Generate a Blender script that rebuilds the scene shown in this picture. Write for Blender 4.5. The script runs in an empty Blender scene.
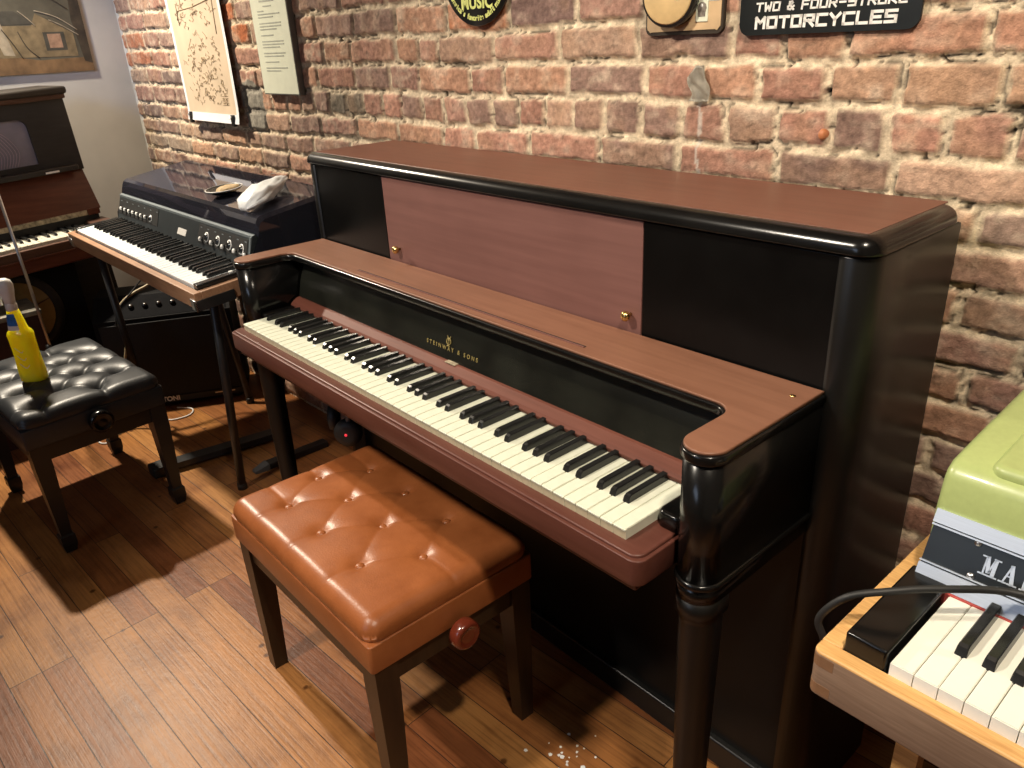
import bpy, bmesh, math, random
import numpy as np
from mathutils import Vector, Matrix
random.seed(7); rng = np.random.default_rng(11)
scene = bpy.context.scene
COL = scene.collection
PI = math.pi

# ------------------------------------------------------------------ materials
def new_mat(name):
    m = bpy.data.materials.new(name); m.use_nodes = True
    nt = m.node_tree; b = nt.nodes.get('Principled BSDF')
    return m, nt, b
def N(nt, kind, **kw):
    n = nt.nodes.new(kind)
    for k, v in kw.items(): setattr(n, k, v)
    return n
def mapping(nt, scale, rot=(0,0,0), coord='Object'):
    tc = N(nt, 'ShaderNodeTexCoord'); mp = N(nt, 'ShaderNodeMapping')
    mp.inputs['Scale'].default_value = scale; mp.inputs['Rotation'].default_value = rot
    nt.links.new(tc.outputs[coord], mp.inputs['Vector'])
    return mp.outputs['Vector']
def ramp(nt, fac, stops):
    r = N(nt, 'ShaderNodeValToRGB'); e = r.color_ramp.elements
    e[0].position, e[0].color = stops[0][0], (*stops[0][1], 1)
    e[1].position, e[1].color = stops[-1][0], (*stops[-1][1], 1)
    for p, c in stops[1:-1]:
        q = e.new(p); q.color = (*c, 1)
    nt.links.new(fac, r.inputs['Fac']); return r.outputs['Color']
def noise(nt, vec, scale, detail=4, rough=.55):
    n = N(nt, 'ShaderNodeTexNoise'); n.inputs['Scale'].default_value = scale
    n.inputs['Detail'].default_value = detail; n.inputs['Roughness'].default_value = rough
    nt.links.new(vec, n.inputs['Vector']); return n.outputs['Fac']
def bump(nt, b, h, strength, dist=.002):
    n = N(nt, 'ShaderNodeBump'); n.inputs['Strength'].default_value = strength; n.inputs['Distance'].default_value = dist
    nt.links.new(h, n.inputs['Height']); nt.links.new(n.outputs['Normal'], b.inputs['Normal'])
def simple(name, c, rough=.5, metal=0, var=.12, scale=25, stretch=(1,1,1), bmp=0, coat=0, spec=.5, emis=None):
    m, nt, b = new_mat(name)
    v = mapping(nt, stretch); f = noise(nt, v, scale)
    lo = tuple(max(0, x*(1-var)) for x in c); hi = tuple(min(1, x*(1+var)) for x in c)
    nt.links.new(ramp(nt, f, [(.3, lo), (.7, hi)]), b.inputs['Base Color'])
    b.inputs['Roughness'].default_value = rough; b.inputs['Metallic'].default_value = metal
    b.inputs['Coat Weight'].default_value = coat; b.inputs['Specular IOR Level'].default_value = spec
    b.inputs['Coat Roughness'].default_value = .08
    if bmp: bump(nt, b, f, bmp)
    if emis:
        b.inputs['Emission Color'].default_value = (*emis[0], 1); b.inputs['Emission Strength'].default_value = emis[1]
    return m
def wood(name, dark, light, rough=.45, stretch=(2, 40, 40), scale=3, bmp=.05, spec=.4):
    m, nt, b = new_mat(name)
    v = mapping(nt, stretch); f = noise(nt, v, scale, 6, .6)
    v2 = mapping(nt, (1, 1, 1)); f2 = noise(nt, v2, 5, 3)
    mx = N(nt, 'ShaderNodeMath', operation='MULTIPLY_ADD'); mx.inputs[1].default_value = .45
    nt.links.new(f2, mx.inputs[0]); ad = N(nt, 'ShaderNodeMath', operation='MULTIPLY'); ad.inputs[1].default_value = .6
    nt.links.new(f, ad.inputs[0]); nt.links.new(ad.outputs[0], mx.inputs[2])
    nt.links.new(ramp(nt, mx.outputs[0], [(.36, dark), (.68, light)]), b.inputs['Base Color'])
    b.inputs['Roughness'].default_value = rough; b.inputs['Specular IOR Level'].default_value = spec
    if bmp: bump(nt, b, f, bmp, .001)
    return m
M = {}
M['lacquer'] = simple('black_lacquer', (.005,.0048,.0046), .2, var=.4, scale=8, spec=.4)
M['lacquer_side'] = simple('black_satin_side', (.006,.0056,.005), .36, var=.3, scale=6, spec=.4)
M['black_panel'] = simple('black_panel_lacquer', (.003,.003,.003), .3, var=.4, scale=10, spec=.2)
M['veneer'] = wood('mahogany_veneer', (.115,.042,.026), (.165,.064,.041), .42, (1.5, 30, 30))
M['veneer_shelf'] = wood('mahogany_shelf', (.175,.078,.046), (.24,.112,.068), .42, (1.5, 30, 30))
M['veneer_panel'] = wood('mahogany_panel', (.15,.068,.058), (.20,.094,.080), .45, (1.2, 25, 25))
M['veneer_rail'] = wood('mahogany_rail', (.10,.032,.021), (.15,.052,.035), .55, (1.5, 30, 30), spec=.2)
M['ivory'] = simple('ivory_key', (.70,.715,.585), .3, var=.05, scale=60)
M['ivory_front'] = simple('ivory_key_front', (.50,.43,.29), .5, var=.15, scale=40)
M['ebony'] = simple('ebony_key', (.012,.012,.012), .25, var=.3)
M['gold'] = simple('gold_leaf', (.30,.24,.085), .45, .3, var=.1)
M['brass'] = simple('brass', (.62,.43,.16), .25, 1, var=.1)
M['felt_red'] = simple('red_felt', (.45,.07,.06), .9)
M['flat_black'] = simple('matte_black', (.006,.006,.006), .7, var=.3)  # plain matte black of backing boards, keybed and plates
M['metal_black'] = simple('black_powdercoat', (.012,.012,.013), .42, var=.3)
M['chrome'] = simple('brushed_steel', (.55,.55,.56), .3, 1, var=.1)
M['alu'] = simple('satin_aluminium', (.56,.62,.71), .42, .5, var=.06, stretch=(1,30,30))
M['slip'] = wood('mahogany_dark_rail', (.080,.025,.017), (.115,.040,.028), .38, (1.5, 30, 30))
M['walnut'] = wood('bench_brown_wood', (.020,.011,.006), (.042,.022,.011), .38, (20, 20, 2))
M['knob_red'] = simple('red_brown_knob', (.13,.022,.010), .22, var=.2, coat=.5)
M['black_wood'] = simple('black_bench_wood', (.010,.010,.010), .38, var=.3, scale=12)
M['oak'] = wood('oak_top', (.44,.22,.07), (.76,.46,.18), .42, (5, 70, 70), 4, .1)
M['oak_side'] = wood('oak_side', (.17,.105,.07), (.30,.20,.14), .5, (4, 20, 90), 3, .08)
M['oak_joint'] = wood('oak_end_grain', (.20,.10,.05), (.26,.14,.075), .55, (20, 20, 20))
M['green'] = simple('lime_green_enamel', (.36,.43,.165), .35, var=.05, scale=120, bmp=.02, coat=.2)
M['white_key'] = simple('white_plastic_key', (.80,.79,.70), .3, var=.03)
M['walnut_case'] = wood('walnut_case', (.25,.13,.07), (.42,.24,.14), .45, (3, 40, 40))
M['grey_panel'] = simple('grey_control_panel', (.040,.048,.052), .42, .3, var=.1)
M['grey_edge'] = simple('pale_grey_ledge', (.17,.20,.215), .4, .2, var=.08)
M['white_plastic'] = simple('white_plastic', (.78,.78,.76), .35, var=.04)
M['bright_key'] = simple('bright_white_key', (.82,.87,.88), .3, var=.03)
M['plaster'] = None
M['yellow'] = simple('yellow_plastic', (.95,.80,.015), .25, var=.04, coat=.4)
for nd in M['yellow'].node_tree.nodes:
    if nd.type == 'BSDF_PRINCIPLED':
        nd.inputs['Subsurface Weight'].default_value = .9; nd.inputs['Subsurface Scale'].default_value = .08; nd.inputs['Subsurface Radius'].default_value = (1,.8,.15)
M['blue'] = simple('blue_label', (.02,.14,.46), .35, var=.3, scale=60)
M['old_dark'] = wood('old_dark_wood', (.016,.014,.012), (.032,.028,.024), .45, (20, 2, 20))
M['old_red'] = wood('old_mahogany', (.075,.022,.012), (.14,.045,.026), .32, (20, 1.5, 20))
M['old_brown'] = wood('old_brown_wood', (.05,.022,.014), (.10,.048,.03), .45, (20, 1.5, 20))
M['old_key'] = simple('aged_key', (.55,.53,.44), .4, var=.1, scale=30)
M['tan_felt'] = simple('mottled_tan_strip', (.30,.25,.17), .8, var=.6, scale=60)
M['screen'] = simple('lavender_screen', (.22,.20,.24), .5, var=.1, scale=20)
M['screen_line'] = simple('pale_pink_line', (.42,.34,.38), .5)
M['grille'] = simple('black_grille_cloth', (.006,.006,.006), .75, var=.8, scale=300, bmp=.4)
M['tolex'] = simple('black_tolex', (.005,.005,.0055), .7, spec=.15, var=.5, scale=200, bmp=.3)
M['panel_grey'] = simple('amp_panel_grey', (.007,.007,.008), .8, var=.2, spec=.08)
M['tan_cone'] = simple('tan_cone', (.26,.165,.05), .6, var=.25, scale=18)
M['rubber'] = simple('rubber', (.012,.012,.012), .55, var=.3)
M['cable_beige'] = simple('beige_cable', (.36,.29,.17), .5)
M['paper'] = simple('tan_print_paper', (.58,.455,.32), .7, var=.1, scale=8)
M['paper_white'] = simple('white_paper', (.75,.76,.76), .7, var=.03)
M['paper_cream'] = simple('cream_paper', (.68,.70,.55), .7, var=.04)
M['ink'] = simple('brown_ink', (.33,.24,.14), .8, var=.3)
M['ink_grey'] = simple('grey_ink', (.38,.39,.33), .8, var=.2)
M['frame_dark'] = simple('dark_frame', (.14,.135,.12), .5)
M['sign_black'] = simple('black_enamel', (.006,.008,.008), .35, var=.3)
M['sign_white'] = simple('white_enamel', (.82,.80,.76), .4, var=.03)
M['sign_pink'] = simple('pink_enamel', (.75,.48,.48), .4, var=.05)
M['sign_yellow'] = simple('yellow_enamel', (.62,.66,.20), .5, var=.15, scale=120)
M['tan_card'] = simple('tan_card', (.52,.36,.20), .6, var=.25, scale=14)
M['drum_tan'] = simple('tan_skin', (.60,.42,.20), .5, var=.15, scale=25)
M['stamp_grey'] = simple('grey_print', (.20,.17,.14), .7, var=.4, scale=150)
M['burnt'] = simple('burnt_edge', (.03,.02,.012), .8)
M['orange_plug'] = simple('orange_plug', (.46,.17,.07), .5)
M['tape'] = simple('grey_tape', (.42,.38,.31), .35, var=.2, scale=40)
M['cookie'] = simple('cookie', (.55,.40,.22), .8, var=.3, scale=80, bmp=.5)
M['granite'] = simple('grey_mottled_top', (.17,.16,.13), .4, var=.6, scale=25)
M['dark_red'] = simple('dark_red_wood', (.035,.008,.006), .5, var=.3)
M['led'] = simple('red_light', (.6,.02,.02), .4, emis=((1,.05,.08), .7))
M['grey_plastic'] = simple('grey_plastic', (.10,.10,.10), .4)
M['pt_sky'] = simple('painted_sky', (.10,.09,.062), .7, var=.35, scale=9)
M['pt_wall'] = simple('painted_wall', (.20,.15,.08), .7, var=.4, scale=25)
M['pt_roof'] = simple('painted_roof', (.065,.06,.045), .7, var=.3, scale=25)
M['pt_ground'] = simple('painted_ground', (.17,.10,.045), .7, var=.4, scale=18)
M['pt_window'] = simple('painted_window', (.36,.22,.14), .7, var=.3, scale=40)
M['pt_tree'] = simple('painted_tree', (.05,.038,.024), .7, var=.5, scale=30)
M['pt_line'] = simple('painted_highlight', (.32,.27,.19), .7, var=.3, scale=30)

def leather(name, lo, hi, rough, crease):
    m, nt, b = new_mat(name)
    v = mapping(nt, (1,1,1)); f = noise(nt, v, 14, 5, .6)
    nt.links.new(ramp(nt, f, [(.3, lo), (.7, hi)]), b.inputs['Base Color'])
    b.inputs['Roughness'].default_value = rough
    vo = N(nt, 'ShaderNodeTexVoronoi'); vo.inputs['Scale'].default_value = 260; nt.links.new(v, vo.inputs['Vector'])
    bump(nt, b, vo.outputs['Distance'], crease, .0006)
    return m
M['tan_leather'] = leather('tan_leather', (.235,.068,.018), (.33,.105,.032), .37, .25)
M['tan_band'] = leather('tan_leather_band', (.26,.078,.022), (.34,.11,.034), .4, .25)
M['black_leather'] = leather('black_leather', (.016,.018,.020), (.024,.027,.030), .43, .25)

# smoked acrylic: dark see-through with mirror-like reflection
def acrylic():
    m, nt, b = new_mat('smoked_acrylic')
    out = nt.nodes['Material Output']
    tr = N(nt, 'ShaderNodeBsdfTransparent'); tr.inputs[0].default_value = (.20,.20,.25,1)
    gl = N(nt, 'ShaderNodeBsdfGlossy'); gl.inputs['Roughness'].default_value = .04; gl.inputs['Color'].default_value = (.9,.9,1,1)
    df = N(nt, 'ShaderNodeBsdfDiffuse'); df.inputs[0].default_value = (.035,.036,.05,1)
    fr = N(nt, 'ShaderNodeFresnel'); fr.inputs['IOR'].default_value = 1.7
    m1 = N(nt, 'ShaderNodeMixShader'); m1.inputs[0].default_value = .45
    nt.links.new(tr.outputs[0], m1.inputs[1]); nt.links.new(df.outputs[0], m1.inputs[2])
    m2 = N(nt, 'ShaderNodeMixShader'); nt.links.new(fr.outputs[0], m2.inputs[0])
    nt.links.new(m1.outputs[0], m2.inputs[1]); nt.links.new(gl.outputs[0], m2.inputs[2])
    nt.links.new(m2.outputs[0], out.inputs['Surface'])
    return m
M['acrylic'] = acrylic()
def plastic_film():
    m, nt, b = new_mat('white_plastic_film')
    v = mapping(nt, (1,1,1)); f = noise(nt, v, 40, 5)
    nt.links.new(ramp(nt, f, [(.3,(.74,.77,.79)),(.7,(.90,.92,.93))]), b.inputs['Base Color'])
    b.inputs['Roughness'].default_value = .3
    bump(nt, b, f, .6, .004)
    return m
M['film'] = plastic_film()

# ------------------------------------------------------------------ mesh helpers
class MB:
    def __init__(s): s.bm = bmesh.new(); s.mats = []
    def mi(s, mat):
        if mat not in s.mats: s.mats.append(mat)
        return s.mats.index(mat)
    def add(s, verts, faces, mat, smooth=False):
        vs = [s.bm.verts.new(v) for v in verts]; k = s.mi(mat); out = []
        for f in faces:
            try: fc = s.bm.faces.new([vs[i] for i in f])
            except ValueError: continue
            fc.material_index = k; fc.smooth = smooth; out.append(fc)
        return vs, out
    def box(s, lo, hi, mat, bevel=0, seg=2, rot=None, org=None):
        x0,y0,z0 = lo; x1,y1,z1 = hi
        V = [(x0,y0,z0),(x1,y0,z0),(x1,y1,z0),(x0,y1,z0),(x0,y0,z1),(x1,y0,z1),(x1,y1,z1),(x0,y1,z1)]
        F = [(0,3,2,1),(4,5,6,7),(0,1,5,4),(1,2,6,5),(2,3,7,6),(3,0,4,7)]
        vs, fs = s.add(V, F, mat)
        if bevel:
            ed = list({e for f in fs for e in f.edges})
            r = bmesh.ops.bevel(s.bm, geom=ed, offset=bevel, segments=seg, affect='EDGES', profile=.5)
            for f in r['faces']: f.material_index = s.mi(mat); f.smooth = True
            vs = list({v for f in r['faces'] for v in f.verts} | {v for v in vs if v.is_valid})
        if rot is not None:
            o = Vector(org or (0,0,0))
            for v in vs: v.co = rot @ (v.co - o) + o
        return vs
    def prism(s, poly, z0, z1, mat, bevel_top=0, bevel_bot=0, seg=4, axis='z', smooth=False):
        """extrude a plan polygon (ccw) with rounded top/bottom rims made of inset rings"""
        rings = []
        def inset(d): return inset_poly(poly, d)
        if bevel_bot:
            for k in range(seg+1):
                a = PI/2*k/seg; rings.append((inset(bevel_bot*(1-math.sin(a))), z0 + bevel_bot*(1-math.cos(a))))
        else: rings.append((poly, z0))
        if bevel_top:
            for k in range(seg+1):
                a = PI/2*k/seg; rings.append((inset(bevel_top*(1-math.cos(a))), z1 - bevel_top*(1-math.sin(a))))
        else: rings.append((poly, z1))
        n = len(poly); V = []; F = []
        for pl, z in rings:
            for x, y in pl: V.append(perm(x, y, z, axis))
        for r in range(len(rings)-1):
            for i in range(n):
                j = (i+1) % n; F.append((r*n+i, r*n+j, (r+1)*n+j, (r+1)*n+i))
        F.append(tuple(range(n-1, -1, -1))); F.append(tuple((len(rings)-1)*n+i for i in range(n)))
        vs, fs = s.add(V, F, mat, True)
        fs[-1].smooth = False; fs[-2].smooth = False
        return vs
    def loft(s, secs, mat, cap=True, smooth=False):
        """secs: list of equally long rings of 3d points"""
        n = len(secs[0]); V = [p for r in secs for p in r]; F = []
        for r in range(len(secs)-1):
            for i in range(n):
                j = (i+1) % n; F.append((r*n+i, r*n+j, (r+1)*n+j, (r+1)*n+i))
        if cap: F.append(tuple(range(n-1,-1,-1))); F.append(tuple((len(secs)-1)*n+i for i in range(n)))
        return s.add(V, F, mat, smooth)[0]
    def lathe(s, prof, mat, seg=24, org=(0,0,0), axis=(0,0,1), smooth=True, caps=True):
        a = Vector(axis).normalized(); q = Vector((0,0,1)).rotation_difference(a); o = Vector(org)
        secs = [[tuple(o + q @ Vector((r*math.cos(2*PI*k/seg), r*math.sin(2*PI*k/seg), z))) for k in range(seg)] for r, z in prof]
        return s.loft(secs, mat, caps, smooth)
    def tube(s, pts, r, mat, seg=8, smooth_path=True, rad=None):
        P = [Vector(p) for p in pts]
        if smooth_path and len(P) > 2: P = catmull(P, 6)
        secs = []; up = Vector((0,0,1)); prev = None
        for i, p in enumerate(P):
            t = (P[min(i+1, len(P)-1)] - P[max(i-1, 0)]).normalized()
            if prev is None:
                u = t.cross(up if abs(t.z) < .95 else Vector((1,0,0))).normalized()
            else:
                u = (prev - t*prev.dot(t)).normalized()
            prev = u; w = t.cross(u)
            rr = r if rad is None else rad(i/(len(P)-1))
            secs.append([tuple(p + u*rr*math.cos(2*PI*k/seg) + w*rr*math.sin(2*PI*k/seg)) for k in range(seg)])
        return s.loft(secs, mat, True, True)
    def sphere(s, c, r, mat, sc=(1,1,1), seg=16, rings=10):
        V = []; F = []
        prof = [(max(1e-4, math.sin(PI*k/rings)), -math.cos(PI*k/rings)) for k in range(rings+1)]
        secs = [[(c[0]+r*sc[0]*q*math.cos(2*PI*k/seg), c[1]+r*sc[1]*q*math.sin(2*PI*k/seg), c[2]+r*sc[2]*z) for k in range(seg)] for q, z in prof]
        return s.loft(secs, mat, True, True)
    def grid(s, fn, nu, nv, mat, smooth=True, matfn=None):
        V = [fn(i/nu, j/nv) for j in range(nv+1) for i in range(nu+1)]
        F = [(j*(nu+1)+i, j*(nu+1)+i+1, (j+1)*(nu+1)+i+1, (j+1)*(nu+1)+i) for j in range(nv) for i in range(nu)]
        vs, fs = s.add(V, F, mat, smooth)
        if matfn:
            for k, f in enumerate(fs):
                mm = matfn((k % nu + .5)/nu, (k//nu + .5)/nv)
                if mm is not None: f.material_index = s.mi(mm)
        return vs
    def build(s, name, parent=None, xf=None, fix=True):
        if fix: bmesh.ops.recalc_face_normals(s.bm, faces=s.bm.faces[:])
        me = bpy.data.meshes.new(name); s.bm.to_mesh(me); s.bm.free()
        for m in s.mats: me.materials.append(m)
        if xf is not None: me.transform(xf)
        return link(name, me, parent)
def link(name, me, parent=None):
    o = bpy.data.objects.new(name, me); COL.objects.link(o)
    if parent is not None:
        o.parent = parent
    return o
def perm(x, y, z, axis):
    return (x,y,z) if axis == 'z' else ((z,x,y) if axis == 'x' else (x,z,y))
def inset_poly(poly, d):
    if d == 0: return poly
    n = len(poly); out = []
    for i in range(n):
        p0, p1, p2 = poly[i-1], poly[i], poly[(i+1) % n]
        e1 = (p1[0]-p0[0], p1[1]-p0[1]); e2 = (p2[0]-p1[0], p2[1]-p1[1])
        l1 = math.hypot(*e1) or 1e-9; l2 = math.hypot(*e2) or 1e-9
        n1 = (-e1[1]/l1, e1[0]/l1); n2 = (-e2[1]/l2, e2[0]/l2)
        b = (n1[0]+n2[0], n1[1]+n2[1]); bb = b[0]**2+b[1]**2
        k = 2*d/bb if bb > .2 else d
        out.append((p1[0]+b[0]*k, p1[1]+b[1]*k))
    return out
def catmull(P, k):
    out = []
    for i in range(len(P)-1):
        p0 = P[max(i-1,0)]; p1 = P[i]; p2 = P[i+1]; p3 = P[min(i+2,len(P)-1)]
        for j in range(k):
            t = j/k
            out.append(.5*((2*p1)+(p2-p0)*t+(2*p0-5*p1+4*p2-p3)*t*t+(3*p1-p0-3*p2+p3)*t**3))
    out.append(P[-1]); return out
def rrect(x0, y0, x1, y1, r, seg=6, corners=(1,1,1,1)):
    """ccw rounded rectangle, corners order: (x0,y0) (x1,y0) (x1,y1) (x0,y1)"""
    out = []
    cs = [(x0+r,y0+r,PI,x0,y0),(x1-r,y0+r,1.5*PI,x1,y0),(x1-r,y1-r,0,x1,y1),(x0+r,y1-r,.5*PI,x0,y1)]
    for c, (cx,cy,a,px,py) in zip(corners, cs):
        if c: out += [(cx+r*math.cos(a+PI/2*k/seg), cy+r*math.sin(a+PI/2*k/seg)) for k in range(seg+1)]
        else: out.append((px,py))
    return out
def thing(name, label, cat, loc=(0,0,0), rz=0, group=None):
    o = bpy.data.objects.new(name, None); COL.objects.link(o)
    o.location = loc; o.rotation_euler = (0,0,rz); o.empty_display_size = .1
    return tag(o, label, cat, group)
def tag(o, label, cat, group=None):
    o['label'] = label; o['category'] = cat
    if group: o['group'] = group
    return o
def copyobj(src, parent, loc, name=None):
    c = src.copy(); COL.objects.link(c); c.parent = parent; c.location = loc
    return c
def text_mesh(name, txt, size, mat, xf, parent, extrude=.0006, align='CENTER', spacing=1.0, bold=0, sx=1.0):
    cu = bpy.data.curves.new(name, 'FONT'); cu.body = txt; cu.size = size; cu.extrude = extrude
    cu.align_x = align; cu.space_character = spacing; cu.offset = bold
    o = bpy.data.objects.new(name, cu); COL.objects.link(o)
    bpy.context.view_layer.update()
    me = bpy.data.meshes.new_from_object(o.evaluated_get(bpy.context.evaluated_depsgraph_get()))
    bpy.data.objects.remove(o); bpy.data.curves.remove(cu)
    me.materials.clear(); me.materials.append(mat)
    me.transform(xf @ Matrix.Diagonal((sx,1,1,1)))
    return link(name, me, parent)
# blocky stroke lettering for the enamel sign
STROKES = {'M':[[(0,0),(0,6),(2,3),(4,6),(4,0)]],'O':[[(0,0),(0,6),(4,6),(4,0),(0,0)]],'T':[[(0,6),(4,6)],[(2,6),(2,0)]],
 'R':[[(0,0),(0,6),(4,6),(4,3),(0,3)],[(1.8,3),(4,0)]],'C':[[(4,6),(0,6),(0,0),(4,0)]],'Y':[[(0,6),(2,3),(4,6)],[(2,3),(2,0)]],
 'L':[[(0,6),(0,0),(4,0)]],'E':[[(4,6),(0,6),(0,0),(4,0)],[(0,3),(3.4,3)]],'S':[[(4,6),(0,6),(0,3),(4,3),(4,0),(0,0)]],
 'W':[[(0,6),(0.6,0),(2,3.5),(3.4,0),(4,6)]],'F':[[(0,0),(0,6),(4,6)],[(0,3),(3.4,3)]],'U':[[(0,6),(0,0),(4,0),(4,6)]],
 'K':[[(0,0),(0,6)],[(4,6),(0.6,3),(4,0)]],'-':[[(.4,3),(3.6,3)]],
 '&':[[(4,0),(1,4.2),(1,5.6),(2.4,6),(3,5),(2.4,4),(.2,2.2),(.3,.4),(2,0),(4,2.4)]],'A':[[(0,0),(0,4.6),(1.2,6),(2.8,6),(4,4.6),(4,0)],[(0,2.4),(4,2.4)]]}
def stroke_text(mb, txt, x0, z0, w, h, t, adv, mat, y, slant=0., wall=None):
    """letters as flat bars standing on a wall-mounted plate, in the plate's own (x, z) axes"""
    x = x0
    for ch in txt:
        if ch == ' ': x += adv*.65; continue
        for st in STROKES[ch]:
            P = [Vector((x + p[0]/4*w + slant*p[1]/6*h, z0 + p[1]/6*h)) for p in st]
            for a, b in zip(P, P[1:]):
                d = (b-a).normalized(); nn = Vector((-d.y, d.x))*t/2; a2 = a-d*t/2; b2 = b+d*t/2
                q = [a2+nn, b2+nn, b2-nn, a2-nn]
                V = [(p.x, y, p.y) for p in q] + [(p.x, y+.001, p.y) for p in q]
                mb.add(V, [(0,1,2,3),(7,6,5,4),(0,4,5,1),(1,5,6,2),(2,6,7,3),(3,7,4,0)], mat)
        x += adv
    return x
WALLY = lambda x: .285 + .03*x
WA = math.atan(.03)
def wall_xf(x, z, off=0.):
    """frame on the brick wall: local x along the wall, local z up, local -y out of the wall"""
    return Matrix.Translation((x, WALLY(x)-off, z)) @ Matrix.Rotation(WA, 4, 'Z')

# ------------------------------------------------------------------ room shell
def structure(o): o['kind'] = 'structure'; return o
XL = -1.99                                   # left plaster wall plane
YF, XR, ZC = -3.4, 3.2, 2.75

# value noise for the brick relief
def vnoise(X, Y, cell, seed):
    r = np.random.default_rng(seed); g = r.random((256, 256))
    u = X/cell; v = Y/cell; iu = np.floor(u).astype(int); iv = np.floor(v).astype(int)
    fu = u-iu; fv = v-iv; fu = fu*fu*(3-2*fu); fv = fv*fv*(3-2*fv)
    a = g[iv % 256, iu % 256]; b = g[iv % 256, (iu+1) % 256]; c = g[(iv+1) % 256, iu % 256]; d = g[(iv+1) % 256, (iu+1) % 256]
    return (a*(1-fu)+b*fu)*(1-fv) + (c*(1-fu)+d*fu)*fv

ZJ = [1.497,1.428,1.356,1.287,1.218,1.146,1.08,1.018,.953,.885,.822,.756,.69]
JOINTS = {0:[-1.899,-1.698,-1.45,-1.24,-0.996,-0.864,-.64,-.43,-.2,.02,.23,.44,.65,.86], 1:[-1.95,-1.746,-1.573,-1.36,-1.15,-0.909,-0.773,-0.47,-0.351,-0.147,0.057,0.267,0.488,0.695,0.866],
 2:[-1.926,-1.704,-1.5,-1.3,-1.1,-0.917,-0.714,-.52,-0.325,-0.174,0.044,0.143,0.224,0.434,0.641,0.851,1.06,1.159,1.268,1.468],
 3:[-1.793,-1.623,-1.41,-1.2,-.99,-0.778,-0.485,-0.38,-0.171,0.005,0.136,0.343,0.464,0.664,0.87,1.0,1.116,1.239,1.36,1.501],
 4:[-1.769,-1.526,-1.31,-1.1,-0.883,-0.697,-0.593,-0.501,-0.417,-0.324,-0.23,-0.138,-0.042,0.048,0.142,0.229,0.318,0.415,0.505,0.594,0.679,0.768,0.859,0.958,1.056,1.157,1.255,1.35,1.44,1.53],
 5:[-1.934,-1.709,-1.507,-1.3,-1.1,-0.912,-0.762,-0.589,-0.397,-0.186,0.019,0.217,0.345,0.541,0.755,0.956,1.164,1.369,1.565],
 6:[-1.978,-1.77,-1.56,-1.346,-1.142,-0.938,-0.821,-0.639,-0.453,-0.234,1.501], 7:[-1.93,-1.723,-1.47,-1.254,-1.032,-0.838,-0.64,1.592],
 8:[-1.719,-1.517,-1.349,-1.26,-1.073,-0.872,1.5], 9:[1.39,1.6], 10:[1.529], 11:[1.36,1.585]}
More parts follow.
